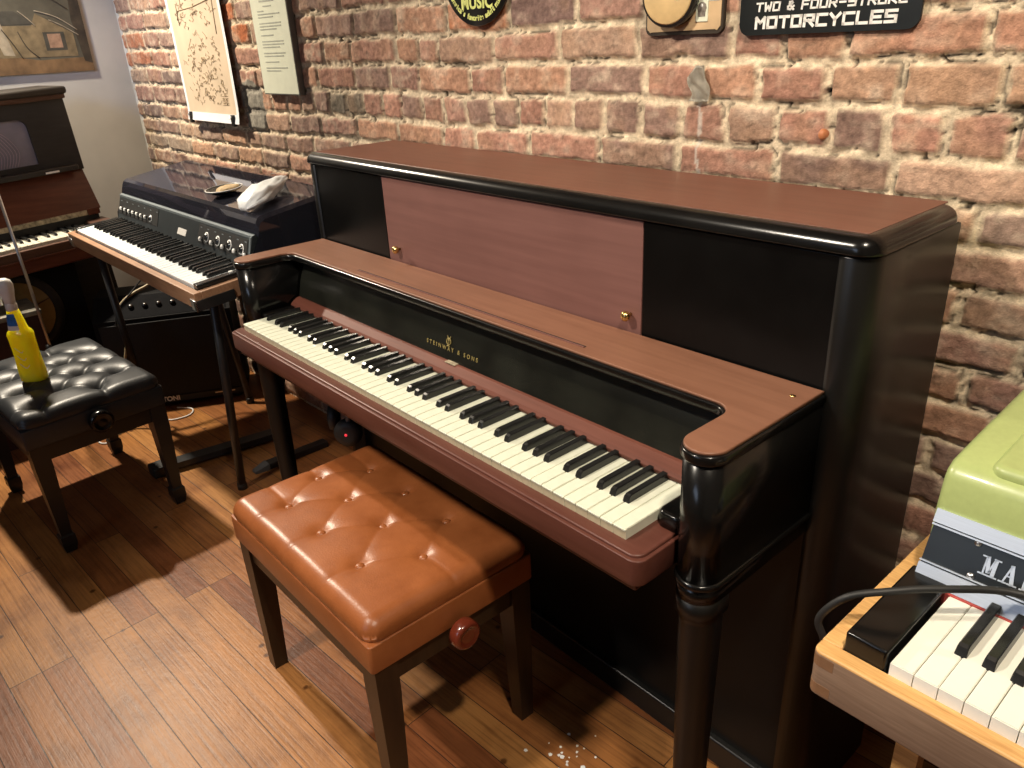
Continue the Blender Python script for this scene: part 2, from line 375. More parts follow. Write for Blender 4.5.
def brick_wall():
    def hue(r, g, b): return np.array([r, g, b])
    # linear colours sampled for rose, brown, purple, tan, orange, grey bricks
    PAL = [hue(.42,.225,.165), hue(.38,.21,.155), hue(.345,.20,.155), hue(.31,.20,.16), hue(.45,.255,.17), hue(.44,.285,.205), hue(.275,.175,.14)]
    rows = []                                   # (z0, z1, joints)
    zs = list(ZJ)
    top = [zs[0] + .069*k for k in range(1, 19)]
    while zs[-1] > .05: zs.append(zs[-1]-.068)
    zs = top[::-1] + zs
    off = len(top)
    x0, x1 = XL-.02, XR+.02
    xs = np.concatenate([np.arange(x0, 1.9, .0045), np.arange(1.9, x1+.03, .03)])
    zz = np.concatenate([np.arange(0, .52, .01), np.arange(.52, 1.62, .0045), np.arange(1.62, ZC+.03, .03)])
    X, Z = np.meshgrid(xs, zz)
    wob = (vnoise(X, Z, .05, 1)-.5)*.008 + (vnoise(X, Z, .012, 2)-.5)*.0045
    wobx = (vnoise(X+5, Z, .05, 3)-.5)*.008 + (vnoise(X+9, Z, .012, 4)-.5)*.0045
    sag = (vnoise(X, Z*0, .35, 8)-.5)*.008
    Zw = Z + wob + sag; Xw = X + wobx
    C = np.zeros(X.shape + (3,)); H = np.zeros(X.shape)
    mort = np.array([.66,.55,.40]); mvar = vnoise(X, Z, .02, 20)
    C[:] = mort*(.78+.45*mvar)[..., None]
    H[:] = -.004 + (vnoise(X, Z, .010, 21)-.5)*.006 + (vnoise(X, Z, .03, 22)-.5)*.006
    rr = np.random.default_rng(5); E = np.full(X.shape, -1.)
    for k in range(len(zs)-1):
        zt, zb = zs[k], zs[k+1]; idx = k-off
        js = list(JOINTS.get(idx, []))
        if not js:
            q = x0 - rr.random()*.2; header = (idx % 6 == 4)
            while q < x1: js.append(q); q += (.098 if header else .21)*(.94+.12*rr.random())
        else:
            while js[0] > x0: js.insert(0, js[0]-.205*(.95+.1*rr.random()))
            fill = [js[0]]
            for j in js[1:]:
                while j-fill[-1] > .33: fill.append(fill[-1]+.21)
                fill.append(j)
            js = fill
            while js[-1] < x1: js.append(js[-1]+(.096 if idx == 4 else .21)*(.95+.1*rr.random()))
        for a, b in zip(js, js[1:]):
            gz = .0048+.0022*rr.random(); gx = .0042+.0025*rr.random()
            col = PAL[rr.integers(len(PAL))]*(.85+.3*rr.random())
            mid = (a+b)/2; lum = 1.
            if idx == 4 and -.33 < mid < -.12: col = np.array([.17,.145,.11])
            if idx in (0,1) and -.99 < mid < -.78: col = np.array([.44,.14,.055])
            if idx == 1 and .27 < mid < .48: col = np.array([.44,.19,.10])
            if idx == 1 and .49 < mid < .69: col = np.array([.22,.14,.12])
            if idx == 3 and mid > 1.2: col = np.array([.42,.26,.175])
            if idx == 2 and mid > 1.26: col = np.array([.42,.225,.155])
            if idx in (1,2) and mid < -1.7: col = np.array([.40,.17,.10])
            if mid < -1.5 and idx > 2: col = col*np.array([.72,.8,.85])
            if idx in (6,7): col = col*np.array([1.05,1.12,1.1])
            dx = np.minimum(Xw-a, b-Xw)-gx; dz = np.minimum(Zw-zb, zt-Zw)-gz
            d = np.where((dx > 0) & (dz > 0), np.minimum(dx, dz), np.minimum(dx, dz))
            rad = .007; cx = np.clip(rad-dx, 0, None); cz = np.clip(rad-dz, 0, None)
            d = np.where((dx < rad) & (dz < rad), rad-np.sqrt(cx*cx+cz*cz), d)
            E = np.maximum(E, d); ins = d > 0
            if not ins.any(): continue
            f = np.clip(d/.0045, 0, 1)[ins]
            tilt = (rr.random()-.5)*.004
            n1 = vnoise(X[ins], Z[ins], .03, 30+k); n2 = vnoise(X[ins], Z[ins]*2, .009, 60+k)
            spot = np.clip((vnoise(X[ins]+mid*7, Z[ins], .05, 90)-.58)*4, 0, 1)
            n3 = vnoise(X[ins]*1.0, Z[ins]*1.6, .017, 120+k)
            cc = col*(.62+.36*n1+.40*n2)[:, None]
            wsh = np.clip((.55*n1+.45*n3-.50)*3.2, 0, 1)*(.25+.5*rr.random())
            cc = cc*(1-wsh[:, None]) + np.array([.56,.45,.345])*wsh[:, None]
            cc = cc*(1-spot[:, None]*.30) + np.array([.47,.29,.18])*(spot[:, None]*.30)
            sp = (n2*n3 > .60)
            cc[sp] *= .62
            C[ins] = C[ins]*(1-f[:, None]) + cc*f[:, None]
            depth = rr.random()*.006
            H[ins] = H[ins]*(1-f) + (.002+depth*.4 + tilt*.6 + (n1-.5)*.003 + (n2-.5)*.0025)*f
    # cracks along some bed joints
    crk = np.abs(vnoise(X, Z, .06, 71)-.5) < .018
    m = crk & (H < -.001) & (vnoise(X, Z, .25, 72) > .5)
    C[m] *= .22; H[m] -= .005
    m = (E < -.0002) & (E > -.0030) & (vnoise(X, Z, .045, 73) > .60)
    C[m] *= .38; H[m] -= .004
    # grey cement patch beside the framed notice
    pz = ((X+.83)/.075)**4 + ((Z-1.155)/.085)**4 + (vnoise(X, Z, .03, 75)-.5)*1.2 < 1
    C[pz] = np.array([.27,.25,.21])*(.75+.5*vnoise(X, Z, .02, 76)[pz])[:, None]
    # white drip line below the tape
    dl = (np.abs(X-1.0-.004*np.sin(Z*60)) < .0035) & (Z > 1.03) & (Z < 1.26)
    C[dl] = C[dl]*.35+np.array([.6,.56,.5])*.65
    hole = (X-1.243)**2+(Z-1.237)**2 < .0065**2
    C[hole] = .01; H[hole] = -.02
    ny, nx = X.shape
    co = np.empty((ny*nx, 3), np.float32)
    co[:, 0] = X.ravel(); co[:, 2] = Z.ravel(); co[:, 1] = (WALLY(X) - H).ravel()
    i = np.arange(nx*ny).reshape(ny, nx)
    q = np.stack([i[:-1,:-1], i[:-1,1:], i[1:,1:], i[1:,:-1]], -1).reshape(-1, 4)
    me = bpy.data.meshes.new('wall_back')
    me.vertices.add(len(co)); me.vertices.foreach_set('co', co.ravel())
    me.loops.add(q.size); me.loops.foreach_set('vertex_index', q.ravel().astype(np.int32))
    me.polygons.add(len(q)); me.polygons.foreach_set('loop_start', np.arange(0, q.size, 4, dtype=np.int32))
    me.polygons.foreach_set('use_smooth', np.ones(len(q), bool))
    me.update()
    at = me.color_attributes.new('brick_tone', 'FLOAT_COLOR', 'POINT')
    C4 = np.ones((ny*nx, 4), np.float32); C4[:, :3] = np.clip(C.reshape(-1, 3), 0, 1); at.data.foreach_set('color', C4.ravel())
    m, nt, b = new_mat('old_brick')
    ca = N(nt, 'ShaderNodeAttribute'); ca.attribute_name = 'brick_tone'
    v = mapping(nt, (1,1,1)); f = noise(nt, v, 90, 6, .65); f2 = noise(nt, v, 320, 3, .6)
    mul = N(nt, 'ShaderNodeMix', data_type='RGBA', blend_type='MULTIPLY'); mul.inputs[0].default_value = 1
    nt.links.new(ca.outputs['Color'], mul.inputs[6]); nt.links.new(ramp(nt, f, [(.28,(.60,.59,.58)),(.72,(1.30,1.28,1.25))]), mul.inputs[7])
    nt.links.new(mul.outputs[2], b.inputs['Base Color'])
    b.inputs['Roughness'].default_value = .88; b.inputs['Specular IOR Level'].default_value = .2
    ad = N(nt, 'ShaderNodeMath', operation='ADD'); nt.links.new(f, ad.inputs[0]); nt.links.new(f2, ad.inputs[1])
    bump(nt, b, ad.outputs[0], .6, .003)
    me.materials.append(m)
    return structure(link('wall_back', me))
brick_wall()

def floor_mat():
    m, nt, b = new_mat('old_strip_floor')
    v = mapping(nt, (1,1,1), (0,0,math.radians(-4)))
    br = N(nt, 'ShaderNodeTexBrick'); br.offset = .37; br.offset_frequency = 3
    nt.links.new(v, br.inputs['Vector'])
    br.inputs['Scale'].default_value = 1; br.inputs['Brick Width'].default_value = 1.25; br.inputs['Row Height'].default_value = .071
    br.inputs['Mortar Size'].default_value = .0011; br.inputs['Mortar Smooth'].default_value = .15; br.inputs['Bias'].default_value = 0
    br.inputs['Color1'].default_value = (0,0,0,1); br.inputs['Color2'].default_value = (1,1,1,1); br.inputs['Mortar'].default_value = (.5,.5,.5,1)
    base = ramp(nt, br.outputs['Color'], [(0,(.165,.052,.020)),(.22,(.26,.10,.030)),(.42,(.20,.068,.025)),(.6,(.34,.15,.043)),(.8,(.27,.105,.033)),(1,(.37,.175,.055))])
    g = N(nt, 'ShaderNodeMapping'); g.inputs['Scale'].default_value = (1.6, 45, 1); nt.links.new(v, g.inputs['Vector'])
    # shift the grain plank by plank
    add = N(nt, 'ShaderNodeVectorMath', operation='ADD'); sc = N(nt, 'ShaderNodeVectorMath', operation='SCALE'); sc.inputs['Scale'].default_value = 37
    nt.links.new(br.outputs['Color'], sc.inputs[0]); nt.links.new(g.outputs[0], add.inputs[0]); nt.links.new(sc.outputs[0], add.inputs[1])
    gr = noise(nt, add.outputs[0], 3.2, 7, .62); bl = noise(nt, v, 4.5, 5, .6); fine = noise(nt, v, 55, 4, .6)
    mx = N(nt, 'ShaderNodeMix', data_type='RGBA', blend_type='MULTIPLY'); mx.inputs[0].default_value = 1
    nt.links.new(base, mx.inputs[6]); nt.links.new(ramp(nt, gr, [(.25,(.52,.45,.38)),(.5,(1,1,1)),(.78,(1.32,1.3,1.22))]), mx.inputs[7])
    mx2 = N(nt, 'ShaderNodeMix', data_type='RGBA', blend_type='MULTIPLY'); mx2.inputs[0].default_value = 1
    nt.links.new(mx.outputs[2], mx2.inputs[6]); nt.links.new(ramp(nt, bl, [(.28,(.55,.46,.40)),(.52,(1,1,1)),(.75,(1.16,1.14,1.05))]), mx2.inputs[7])
    # small dark worm holes and stains
    vo = N(nt, 'ShaderNodeTexVoronoi'); vo.inputs['Scale'].default_value = 9; nt.links.new(v, vo.inputs['Vector'])
    mx4 = N(nt, 'ShaderNodeMix', data_type='RGBA', blend_type='MULTIPLY'); mx4.inputs[0].default_value = 1
    nt.links.new(mx2.outputs[2], mx4.inputs[6]); nt.links.new(ramp(nt, vo.outputs['Distance'], [(.045,(.3,.25,.22)),(.085,(1,1,1))]), mx4.inputs[7])
    mx3 = N(nt, 'ShaderNodeMix', data_type='RGBA'); nt.links.new(br.outputs['Fac'], mx3.inputs[0])
    nt.links.new(mx4.outputs[2], mx3.inputs[6]); mx3.inputs[7].default_value = (.035,.014,.007,1)
    nt.links.new(mx3.outputs[2], b.inputs['Base Color'])
    rg = N(nt, 'ShaderNodeMapRange'); rg.inputs['To Min'].default_value = .30; rg.inputs['To Max'].default_value = .52
    nt.links.new(gr, rg.inputs['Value']); nt.links.new(rg.outputs[0], b.inputs['Roughness'])
    b.inputs['Specular IOR Level'].default_value = .33
    iv = N(nt, 'ShaderNodeMath', operation='SUBTRACT'); nt.links.new(fine, iv.inputs[0]); nt.links.new(br.outputs['Fac'], iv.inputs[1])
    a2 = N(nt, 'ShaderNodeMath', operation='ADD'); nt.links.new(iv.outputs[0], a2.inputs[0]); nt.links.new(gr, a2.inputs[1])
    bump(nt, b, a2.outputs[0], .28, .0025)
    return m
mb = MB(); mb.box((XL-.1, YF, -.08), (XR+.1, .5, 0), floor_mat()); structure(mb.build('floor'))
PL = simple('plaster_wall', (.55,.54,.50), .8, var=.06, scale=6, bmp=.05)
M['room_wall'] = simple('room_wall', (.40,.37,.33), .85, var=.05, scale=5)
mb = MB()
# the plaster meets the brick in a ragged edge
def rag(i, n): return .004*math.sin(i*1.7)+.006*math.sin(i*.61)+.004*random.random()
nz = 90
V = []; F = []
for i in range(nz+1):
    z = ZC*i/nz; V += [(XL, YF, z), (XL, WALLY(XL)-.006+.0*i, z), (XL+.012+rag(i, nz), WALLY(XL)+.012, z)]
for i in range(nz):
    a = 3*i; F += [(a, a+1, a+4, a+3), (a+1, a+2, a+5, a+4)]
mb.add(V, F, PL); structure(mb.build('wall_left'))
mb = MB(); mb.box((XR, YF, 0), (XR+.08, .5, ZC), M['room_wall']); structure(mb.build('wall_right'))
mb = MB(); mb.box((XL-.1, YF-.08, 0), (XR+.1, YF, ZC), M['room_wall']); structure(mb.build('wall_front'))
mb = MB(); mb.box((XL-.1, YF-.08, ZC), (XR+.1, .5, ZC+.06), simple('ceiling_paint', (.5,.48,.44), .85, var=.04)); structure(mb.build('ceiling'))

# ------------------------------------------------------------------ the black and mahogany upright piano
W, H, D = 1.5, 1.094, .271
AI, AX, AF = .0375, .105, -.2635        # arm outer inset, inner edge, front
SH = .875                               # key shelf height
pno = thing('upright_piano', 'black upright piano with reddish brown lid and shelf against the brick wall', 'piano')
BK = M['lacquer']
def piano():
    zt = 1.067
    for s in (0, 1):
        r = .036
        poly = rrect(0, 0, .045, D, r, 8, (1,0,0,0))
        if s: poly = [(W-x, y) for x, y in poly][::-1]
        mb = MB(); mb.prism(poly, 0, zt, M['lacquer_side'], .003, 0, 2); mb.build('side_panel', pno)
    mb = MB(); mb.box((.045,.25,.02), (W-.045, D-.002, zt), M['flat_black']); mb.build('back_panel', pno)
    for x0, x1, mt, nm in ((.0455,.3575,M['black_panel'],'front_panel'), (.359,1.1265,M['veneer_panel'],'music_panel'), (1.1285,1.4545,M['black_panel'],'front_panel')):
        mb = MB(); mb.box((x0, .003, SH-.02), (x1, .022, zt-.001), mt, .0012, 2); o = mb.build(nm, pno)
        if nm == 'music_panel':
            o['label'] = 'reddish brown centre panel'
            for kx in (.407, 1.104):
                mb = MB(); mb.lathe([(.003,0),(.003,.006),(.0075,.009),(.0092,.013),(.008,.018),(.0045,.0205),(.0001,.021)], M['brass'], 16, (kx, .003, .905), (0,-1,0))
                mb.build('knob', o)
    mb = MB(); mb.box((.045,.035,.06), (W-.045,.06,.66), M['black_panel'], .002); mb.build('lower_panel', pno)
    mb = MB(); mb.box((.045,.022,.0), (W-.045,.055,.062), M['lacquer_side'], .004); mb.build('toe_rail', pno)
    # lid: bullnose slab with a veneer field
    poly = rrect(-.003, -.004, W+.003, D, .032, 8, (1,1,1,1))
    mb = MB(); mb.prism(poly, 1.0685, H, M['lacquer'], .0215, .003, 7); lid = mb.build('lid', pno)
    mb = MB(); mb.prism(rrect(.021, .021, W-.021, D-.004, .003, 3), H-.001, H+.0006, M['veneer']); o = mb.build('lid_veneer', lid); o['label'] = 'reddish brown veneer field'
    # key shelf, a U in plan: back board between the case and two arm tops with rounded noses
    def shelf_poly(i):
        r = (AX-AI)/2 - i; x0, x1 = AI+i, AX-i; out = []; f = .03
        cx = (x0+x1)/2; cy = AF + r + i
        out += [(cx + r*math.cos(a), cy + r*math.sin(a)) for a in np.linspace(PI, 2*PI, 13)]
        out += [(x1 + f - f*math.cos(a), -.1305+i - f + f*math.sin(a)) for a in np.linspace(0, PI/2, 7)]
        m = [(W-x, y) for x, y in out][::-1]
        return out + m + [(W-x0, -.001), (x0, -.001)]
    mb = MB(); mb.prism(shelf_poly(0), SH-.020, SH-.0045, M['lacquer'], .004, .004, 3); sh = mb.build('key_shelf', pno)
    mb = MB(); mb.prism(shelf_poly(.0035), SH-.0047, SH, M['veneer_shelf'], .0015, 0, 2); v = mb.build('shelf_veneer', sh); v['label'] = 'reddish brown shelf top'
    mb = MB(); mb.box((.39,-.1045,SH-.002), (1.098,-.1005,SH+.0008), M['flat_black']); mb.box((.39,-.1070,SH-.002), (1.098,-.1045,SH+.0016), M['veneer_panel']); mb.build('ledge_groove', sh)
    mb = MB()
    for x, y in ((1.436,-.045),): mb.lathe([(.004,0),(.004,.0012),(.001,.002)], M['brass'], 12, (x,y,SH-.0002))
    mb.build('pin', sh)
    def dpoly(i, back, front=AF):
        x0, x1 = AI+.003+i, AX-.003-i; r = (x1-x0)/2; cx = (x0+x1)/2; cy = front + .004 + i + r
        return [(cx + r*math.cos(a), cy + r*math.sin(a)) for a in np.linspace(PI, 2*PI, 15)] + [(x1, back), (x0, back)]
    for s in (0, 1):
        mir = (lambda P: [(W-x, y) for x, y in P][::-1]) if s else (lambda P: P)
        mb = MB(); mb.prism(mir(dpoly(0, -.001)), .674, SH-.019, M['lacquer']); arm = mb.build('arm', pno)
        mb = MB(); mb.prism(mir(dpoly(-.004, -.001)), .664, .6745, M['lacquer'], .004, .004, 3); mb.build('arm_bead', arm)
        mb = MB(); mb.prism(mir(dpoly(0, -.001)), .640, .665, M['lacquer']); mb.build('arm_base', arm)
        # leg: D shaped, with a capital block, tapering to the floor
        def ring(i, z, back=AF+.062):
            P = mir(dpoly(i, back-i)); return [(x, y, z) for x, y in P]
        mb = MB(); mb.loft([ring(0,.641), ring(0,.612), ring(.004,.609), ring(.0045,.60), ring(.012,.05), ring(.012,.0)], M['lacquer_side'], True, True); mb.build('leg', pno)
    # keybed, keyslip, key blocks
    mb = MB(); mb.box((AX-.004,-.27,.642), (W-AX-.04,.035,.672), M['flat_black'], .003); mb.build('keybed', pno)
    poly = rrect(.094, -.3165, 1.394, -.20, .018, 6, (1,1,0,0))
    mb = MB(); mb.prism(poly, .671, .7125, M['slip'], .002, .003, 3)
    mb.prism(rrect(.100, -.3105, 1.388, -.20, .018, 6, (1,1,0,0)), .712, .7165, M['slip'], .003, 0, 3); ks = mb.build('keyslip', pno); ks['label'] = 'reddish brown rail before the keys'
    mb = MB(); mb.box((.11,-.305,.655), (1.38,-.29,.672), M['slip'], .003); mb.build('keyslip_molding', ks)
    mb = MB(); mb.prism(rrect(1.3525,-.232,1.396,-.12,.014,5,(1,1,0,0)), .7165, .741, M['lacquer'], .006, 0, 3); mb.build('key_block', pno)
    mb = MB(); mb.prism(rrect(.104,-.232,.1225,-.12,.006,5,(1,1,0,0)), .7165, .741, M['lacquer'], .004, 0, 3); mb.build('key_block', pno)
    # name rail above the keys
    mb = MB()
    prof = [(-.150,.736),(-.1515,.742),(-.147,.748),(-.131,.7575),(-.122,.758),(-.122,.736)]
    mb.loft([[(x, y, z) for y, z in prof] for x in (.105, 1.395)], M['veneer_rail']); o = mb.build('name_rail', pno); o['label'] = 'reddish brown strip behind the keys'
    mb = MB(); mb.box((.741,-.135,.757), (.773,-.122,.7592), M['tan_felt'], .0005); mb.build('paper_label', o)
    # fallboard: black board that bows back under the shelf
    mb = MB()
    prof = [(-.126,.752),(-.121,.775),(-.114,.80),(-.104,.825),(-.092,.845),(-.085,.856)]
    V = []; F = []
    for k, (y, z) in enumerate(prof): V += [(AX, y, z), (W-AX, y, z)]
    for k in range(len(prof)-1): F.append((2*k, 2*k+1, 2*k+3, 2*k+2))
    mb.add(V, F, M['fall_lacquer'], True); fb = mb.build('fallboard', pno, fix=False)
    xf = Matrix.Translation((.748, -.1216, .7770)) @ Matrix.Rotation(math.radians(90-11), 4, 'X')
    text_mesh('lettering', 'STEINWAY & SONS', .0120, M['gold'], xf, fb, .0003, spacing=1.75, bold=.0002)
    # small lyre emblem over the name
    mb = MB(); c = Vector((.737, -.1175, .7955))
    def L(u, w): return (c.x+u, c.y + w*.23, c.z + w)
    for s in (-1, 1):
        mb.tube([L(0,-.0075), L(s*.005,-.0045), L(s*.0065,.001), L(s*.0035,.006), L(s*.005,.0105)], .0009, M['gold'], 6)
    for u in (-.0015, 0, .0015): mb.tube([L(u,-.006), L(u,.007)], .0004, M['gold'], 5)
    mb.tube([L(-.0035,.0065), L(.0035,.0065)], .0007, M['gold'], 6); mb.tube([L(-.004,-.0095), L(.004,-.0095)], .001, M['gold'], 6); mb.tube([L(0,-.0095), L(0,-.0075)], .0012, M['gold'], 6)
    mb.build('emblem', fb)
M['fall_lacquer'] = simple('fallboard_lacquer', (.010,.0105,.008), .26, var=.4, scale=12)
piano()

# ---- keys, shared by all four instruments
def white_key_mesh(w, length, h, top, front, lip=True):
    mb = MB(); vs = mb.box((0,0,-h), (w,length,0), top)
    for f in mb.bm.faces:
        if f.normal.y < -.5 or f.calc_center_median().y < 1e-6: f.material_index = mb.mi(front)
    r = bmesh.ops.bevel(mb.bm, geom=[e for e in mb.bm.edges if all(abs(v.co.z) < 1e-6 for v in e.verts)], offset=.0009, segments=2, affect='EDGES')
    if lip: mb.box((.0003,-.0014,-.0035), (w-.0003,.002,-.0006), top, .0005, 1)
    bmesh.ops.recalc_face_normals(mb.bm, faces=mb.bm.faces[:])
    me = bpy.data.meshes.new('white_key'); mb.bm.to_mesh(me); mb.bm.free()
    for m in mb.mats: me.materials.append(m)
    return me
def black_key_mesh(length, h, w0=.0126, w1=.0104, mat=None):
    mb = MB()
    secs = []
    a, b = w0/2, w1/2
    # profile along the length: sloped nose, then level top
    for y, z, k in ((-.0015, -.004, 1), (.0035, h*.80, .55), (.0075, h, .25), (length, h, .25)):
        ww = a + (b-a)*min(1, max(0, z/h))
        secs.append([(-a, y, -.006), (a, y, -.006), (ww, y, max(z-.0015,-.005)), (ww-.0012, y, z), (-ww+.0012, y, z), (-ww, y, max(z-.0015,-.005))])
    mb.loft(secs, mat or M['ebony'])
    bmesh.ops.recalc_face_normals(mb.bm, faces=mb.bm.faces[:])
    me = bpy.data.meshes.new('black_key'); mb.bm.to_mesh(me); mb.bm.free(); me.materials.append(mat or M['ebony'])
    return me
BSHIFT = {'C':-.0016,'D':.0016,'F':-.0022,'G':0,'A':.0022}
def keyboard(parent, origin, first, n, pitch, wmesh, bmesh_, byoff, xf=None, tail=True):
    """white keys left to right from note letter `first`; black keys sit over the gaps"""
    names = 'CDEFGAB'; k0 = names.index(first)
    ox, oy, oz = origin
    for i in range(n):
        o = link('white_key', wmesh, parent); loc = Vector((ox+i*pitch+.0005, oy, oz + (random.random()-.5)*.0008))
        put(o, loc, xf)
    for i in range(n-1):
        c = names[(k0+i) % 7]
        if c in BSHIFT:
            o = link('black_key', bmesh_, parent); put(o, Vector((ox+(i+1)*pitch+BSHIFT[c], oy+byoff, oz)), xf)
def put(o, loc, xf):
    if xf is None: o.location = loc
    else: o.matrix_local = xf @ Matrix.Translation(loc)
kw = white_key_mesh(.0225, .15, .017, M['ivory'], M['ivory_front']); kb = black_key_mesh(.098, .0115)
keyboard(pno, (.1245, -.2895, .733), 'A', 52, 1.225/52, kw, kb, .0505)

# ------------------------------------------------------------------ tufted piano benches
def seg_dist(X, Y, a, b):
    ax, ay = a; bx, by = b; dx, dy = bx-ax, by-ay; L = dx*dx+dy*dy
    t = np.clip(((X-ax)*dx+(Y-ay)*dy)/L, 0, 1)
    return np.hypot(X-ax-t*dx, Y-ay-t*dy)
def cushion(hw, hd, z0, z1, buttons, creases, dip, cw, cdep, mat, puff):
    nu, nv = 150, 104
    u = np.linspace(-1, 1, nu+1); v = np.linspace(-1, 1, nv+1)
    # bunch samples towards the rim so the rounded edge stays smooth
    u = np.sin(u*PI/2)*.35 + u*.65; v = np.sin(v*PI/2)*.35 + v*.65
    U, Vv = np.meshgrid(u, v); X = U*hw; Y = Vv*hd
    ex = hw-np.abs(X); ey = hd-np.abs(Y); R = .031
    cx = np.clip(R-ex, 0, R); cy = np.clip(R-ey, 0, R); q = np.clip(np.sqrt(cx*cx+cy*cy), 0, R)
    qq = np.sqrt(cx*cx+cy*cy); k = np.where(qq > R, R/np.maximum(qq, 1e-9), 1.)
    X = np.where(k < 1, np.sign(X)*(hw-R+cx*k), X); Y = np.where(k < 1, np.sign(Y)*(hd-R+cy*k), Y)
    Z = z1 - R + np.sqrt(np.maximum(R*R-q*q, 0))
    Z += puff*(1-(X/hw)**2)*(1-(Y/hd)**2)
    for a in buttons:
        d = np.hypot(X-a[0], Y-a[1]); Z -= dip*.8*np.exp(-(d/.018)**2) + dip*.5*np.exp(-(d/.045)**2)
    for a, b in creases:
        d = seg_dist(X, Y, a, b); Z -= cdep*np.exp(-(d/cw)**2) + cdep*1.0*np.exp(-(d/(cw*4))**2)
    mb = MB(); V = [(float(X[j,i]), float(Y[j,i]), max(float(Z[j,i]), z0+.004)) for j in range(nv+1) for i in range(nu+1)]
    F = [(j*(nu+1)+i, j*(nu+1)+i+1, (j+1)*(nu+1)+i+1, (j+1)*(nu+1)+i) for j in range(nv) for i in range(nu)]
    n0 = len(V); rim = [i for i in range(nu+1)] + [j*(nu+1)+nu for j in range(1, nv+1)] + [nv*(nu+1)+i for i in range(nu-1, -1, -1)] + [j*(nu+1) for j in range(nv-1, 0, -1)]
    V += [(V[k][0]*.988, V[k][1]*.982, z0) for k in rim]
    for a in range(len(rim)):
        b = (a+1) % len(rim); F.append((rim[b], rim[a], n0+a, n0+b))
    mb.add(V, F, mat, True)
    def height(x, y):
        i = np.abs(u*hw-x).argmin(); j = np.abs(v*hd-y).argmin(); return float(Z[j, i])
    return mb, height
def make_bench(label, loc, rz, hw, hd, zt, style):
    t = thing('piano_bench', label, 'bench', loc, rz)
    tan = style == 'tan'
    z_seam, z_band, z_apr = zt-.042, zt-.100, zt-.150
    if tan:
        rows = [(-.097, [-.170,-.029,.118]), (.004, [-.226,-.096,.041,.181]), (.106, [-.170,-.029,.118])]
        lm, bm_ = M['tan_leather'], M['tan_band']; wd = M['walnut']; dip, cw, cdep, puff = .007, .0035, .0012, .006
    else:
        rows = [(-.125, [-.2,-.067,.067,.2]), (-.042, [-.133,0,.133]), (.042, [-.2,-.067,.067,.2]), (.125, [-.133,0,.133])]
        lm = bm_ = M['black_leather']; wd = M['black_wood']; dip, cw, cdep, puff = .011, .007, .0045, .012
    btn = [(x, y) for y, xs in rows for x in xs]; cr = []
    for (y0, a), (y1, b) in zip(rows, rows[1:]):
        for x in a:
            for q in b:
                if abs(q-x) < .09: cr.append(((x, y0), (q, y1)))
    for x in rows[0][1]: cr.append(((x, rows[0][0]), (x+(0 if tan else -.0), -hd)))
    for x in rows[-1][1]: cr.append(((x, rows[-1][0]), (x, hd)))
    for y, xs in rows:
        if max(xs) > hw-.13: cr.append(((max(xs), y), (hw, y)))
        if min(xs) < -hw+.12: cr.append(((min(xs), y), (-hw, y)))
    mb, hgt = cushion(hw, hd, z_seam, zt, btn, cr, dip, cw, cdep, lm, puff)
    cu = mb.build('cushion', t)
    for x, y in btn:
        mb = MB(); mb.sphere((x, y, hgt(x, y)+.0030), .0092, lm, (1,1,.5), 16, 8); mb.build('button', cu)
    mb = MB(); mb.prism(rrect(-hw, -hd, hw, hd, .008, 4), z_band, z_seam+.0005, bm_, .0025, .002, 3)
    mb.build('seat_band', t)
    ia = .012
    for nm, lo, hi in (('apron', (-hw+.03,-hd+ia,z_apr), (hw-.03,-hd+ia+.02,z_band+.001)), ('apron', (-hw+.03,hd-ia-.02,z_apr), (hw-.03,hd-ia,z_band+.001)),
                   ('apron', (-hw+ia,-hd+.03,z_apr), (-hw+ia+.02,hd-.03,z_band+.001)), ('apron', (hw-ia-.02,-hd+.03,z_apr), (hw-ia,hd-.03,z_band+.001))):
        mb = MB(); mb.box(lo, hi, wd, .0015); mb.build(nm, t)
    lg = .046
    for sx in (-1, 1):
        for sy in (-1, 1):
            def ring(z, hx, o):   # outer corner stays flush near the top and moves inwards below
                x1 = sx*(hw-.004-o); y1 = sy*(hd-.006-o); x0 = x1-sx*hx; y0 = y1-sy*hx
                xa, xb = sorted((x0, x1)); ya, yb = sorted((y0, y1))
                return [(xa,ya,z),(xb,ya,z),(xb,yb,z),(xa,yb,z)]
            mb = MB()
            if tan:
                mb.loft([ring(z_band, lg, 0), ring(z_apr-.02, lg, 0), ring(0, .032, .004)], wd); mb.build('leg', t)
            else:
                mb.loft([ring(z_band, lg, 0), ring(z_apr-.02, lg, 0), ring(.062, .030, .008)], wd); l = mb.build('leg', t)
                mb = MB(); mb.loft([ring(.062,.031,.0075), ring(.058,.040,.003), ring(.030,.040,.003), ring(.006,.030,.008), ring(.004,.030,.008)], wd); mb.build('foot', l)
                mb = MB(); cxx = sx*(hw-.023); cyy = sy*(hd-.025); mb.lathe([(.009,0),(.009,.005)], M['chrome'], 12, (cxx, cyy, 0)); mb.build('glide', l)
    # height adjusting knob on the end facing +x
    kz = zt-.107 if tan else zt-.075
    mk = M['knob_red'] if tan else M['lacquer']
    mb = MB(); mb.lathe([(.012,-.01),(.012,.012),(.026,.013),(.029,.017),(.029,.034),(.026,.039),(.020,.040),(.018,.0375),(.008,.039),(.0001,.0395)], mk, 28, (hw-.004, -.005 if tan else 0, kz), (1,0,0))
    if not tan:
        for v in mb.bm.verts: v.co.y *= 1.15; v.co.z = kz+(v.co.z-kz)*1.15
    k = mb.build('adjusting_knob', t)
    return t
make_bench('tan tufted leather piano bench with brown legs before the upright piano', (.702,-.327,0), 0, .284, .186, .465, 'tan')
make_bench('black tufted leather piano bench holding the yellow spray bottle', (-.705,-.588,0), math.radians(5), .285, .198, .458, 'black')

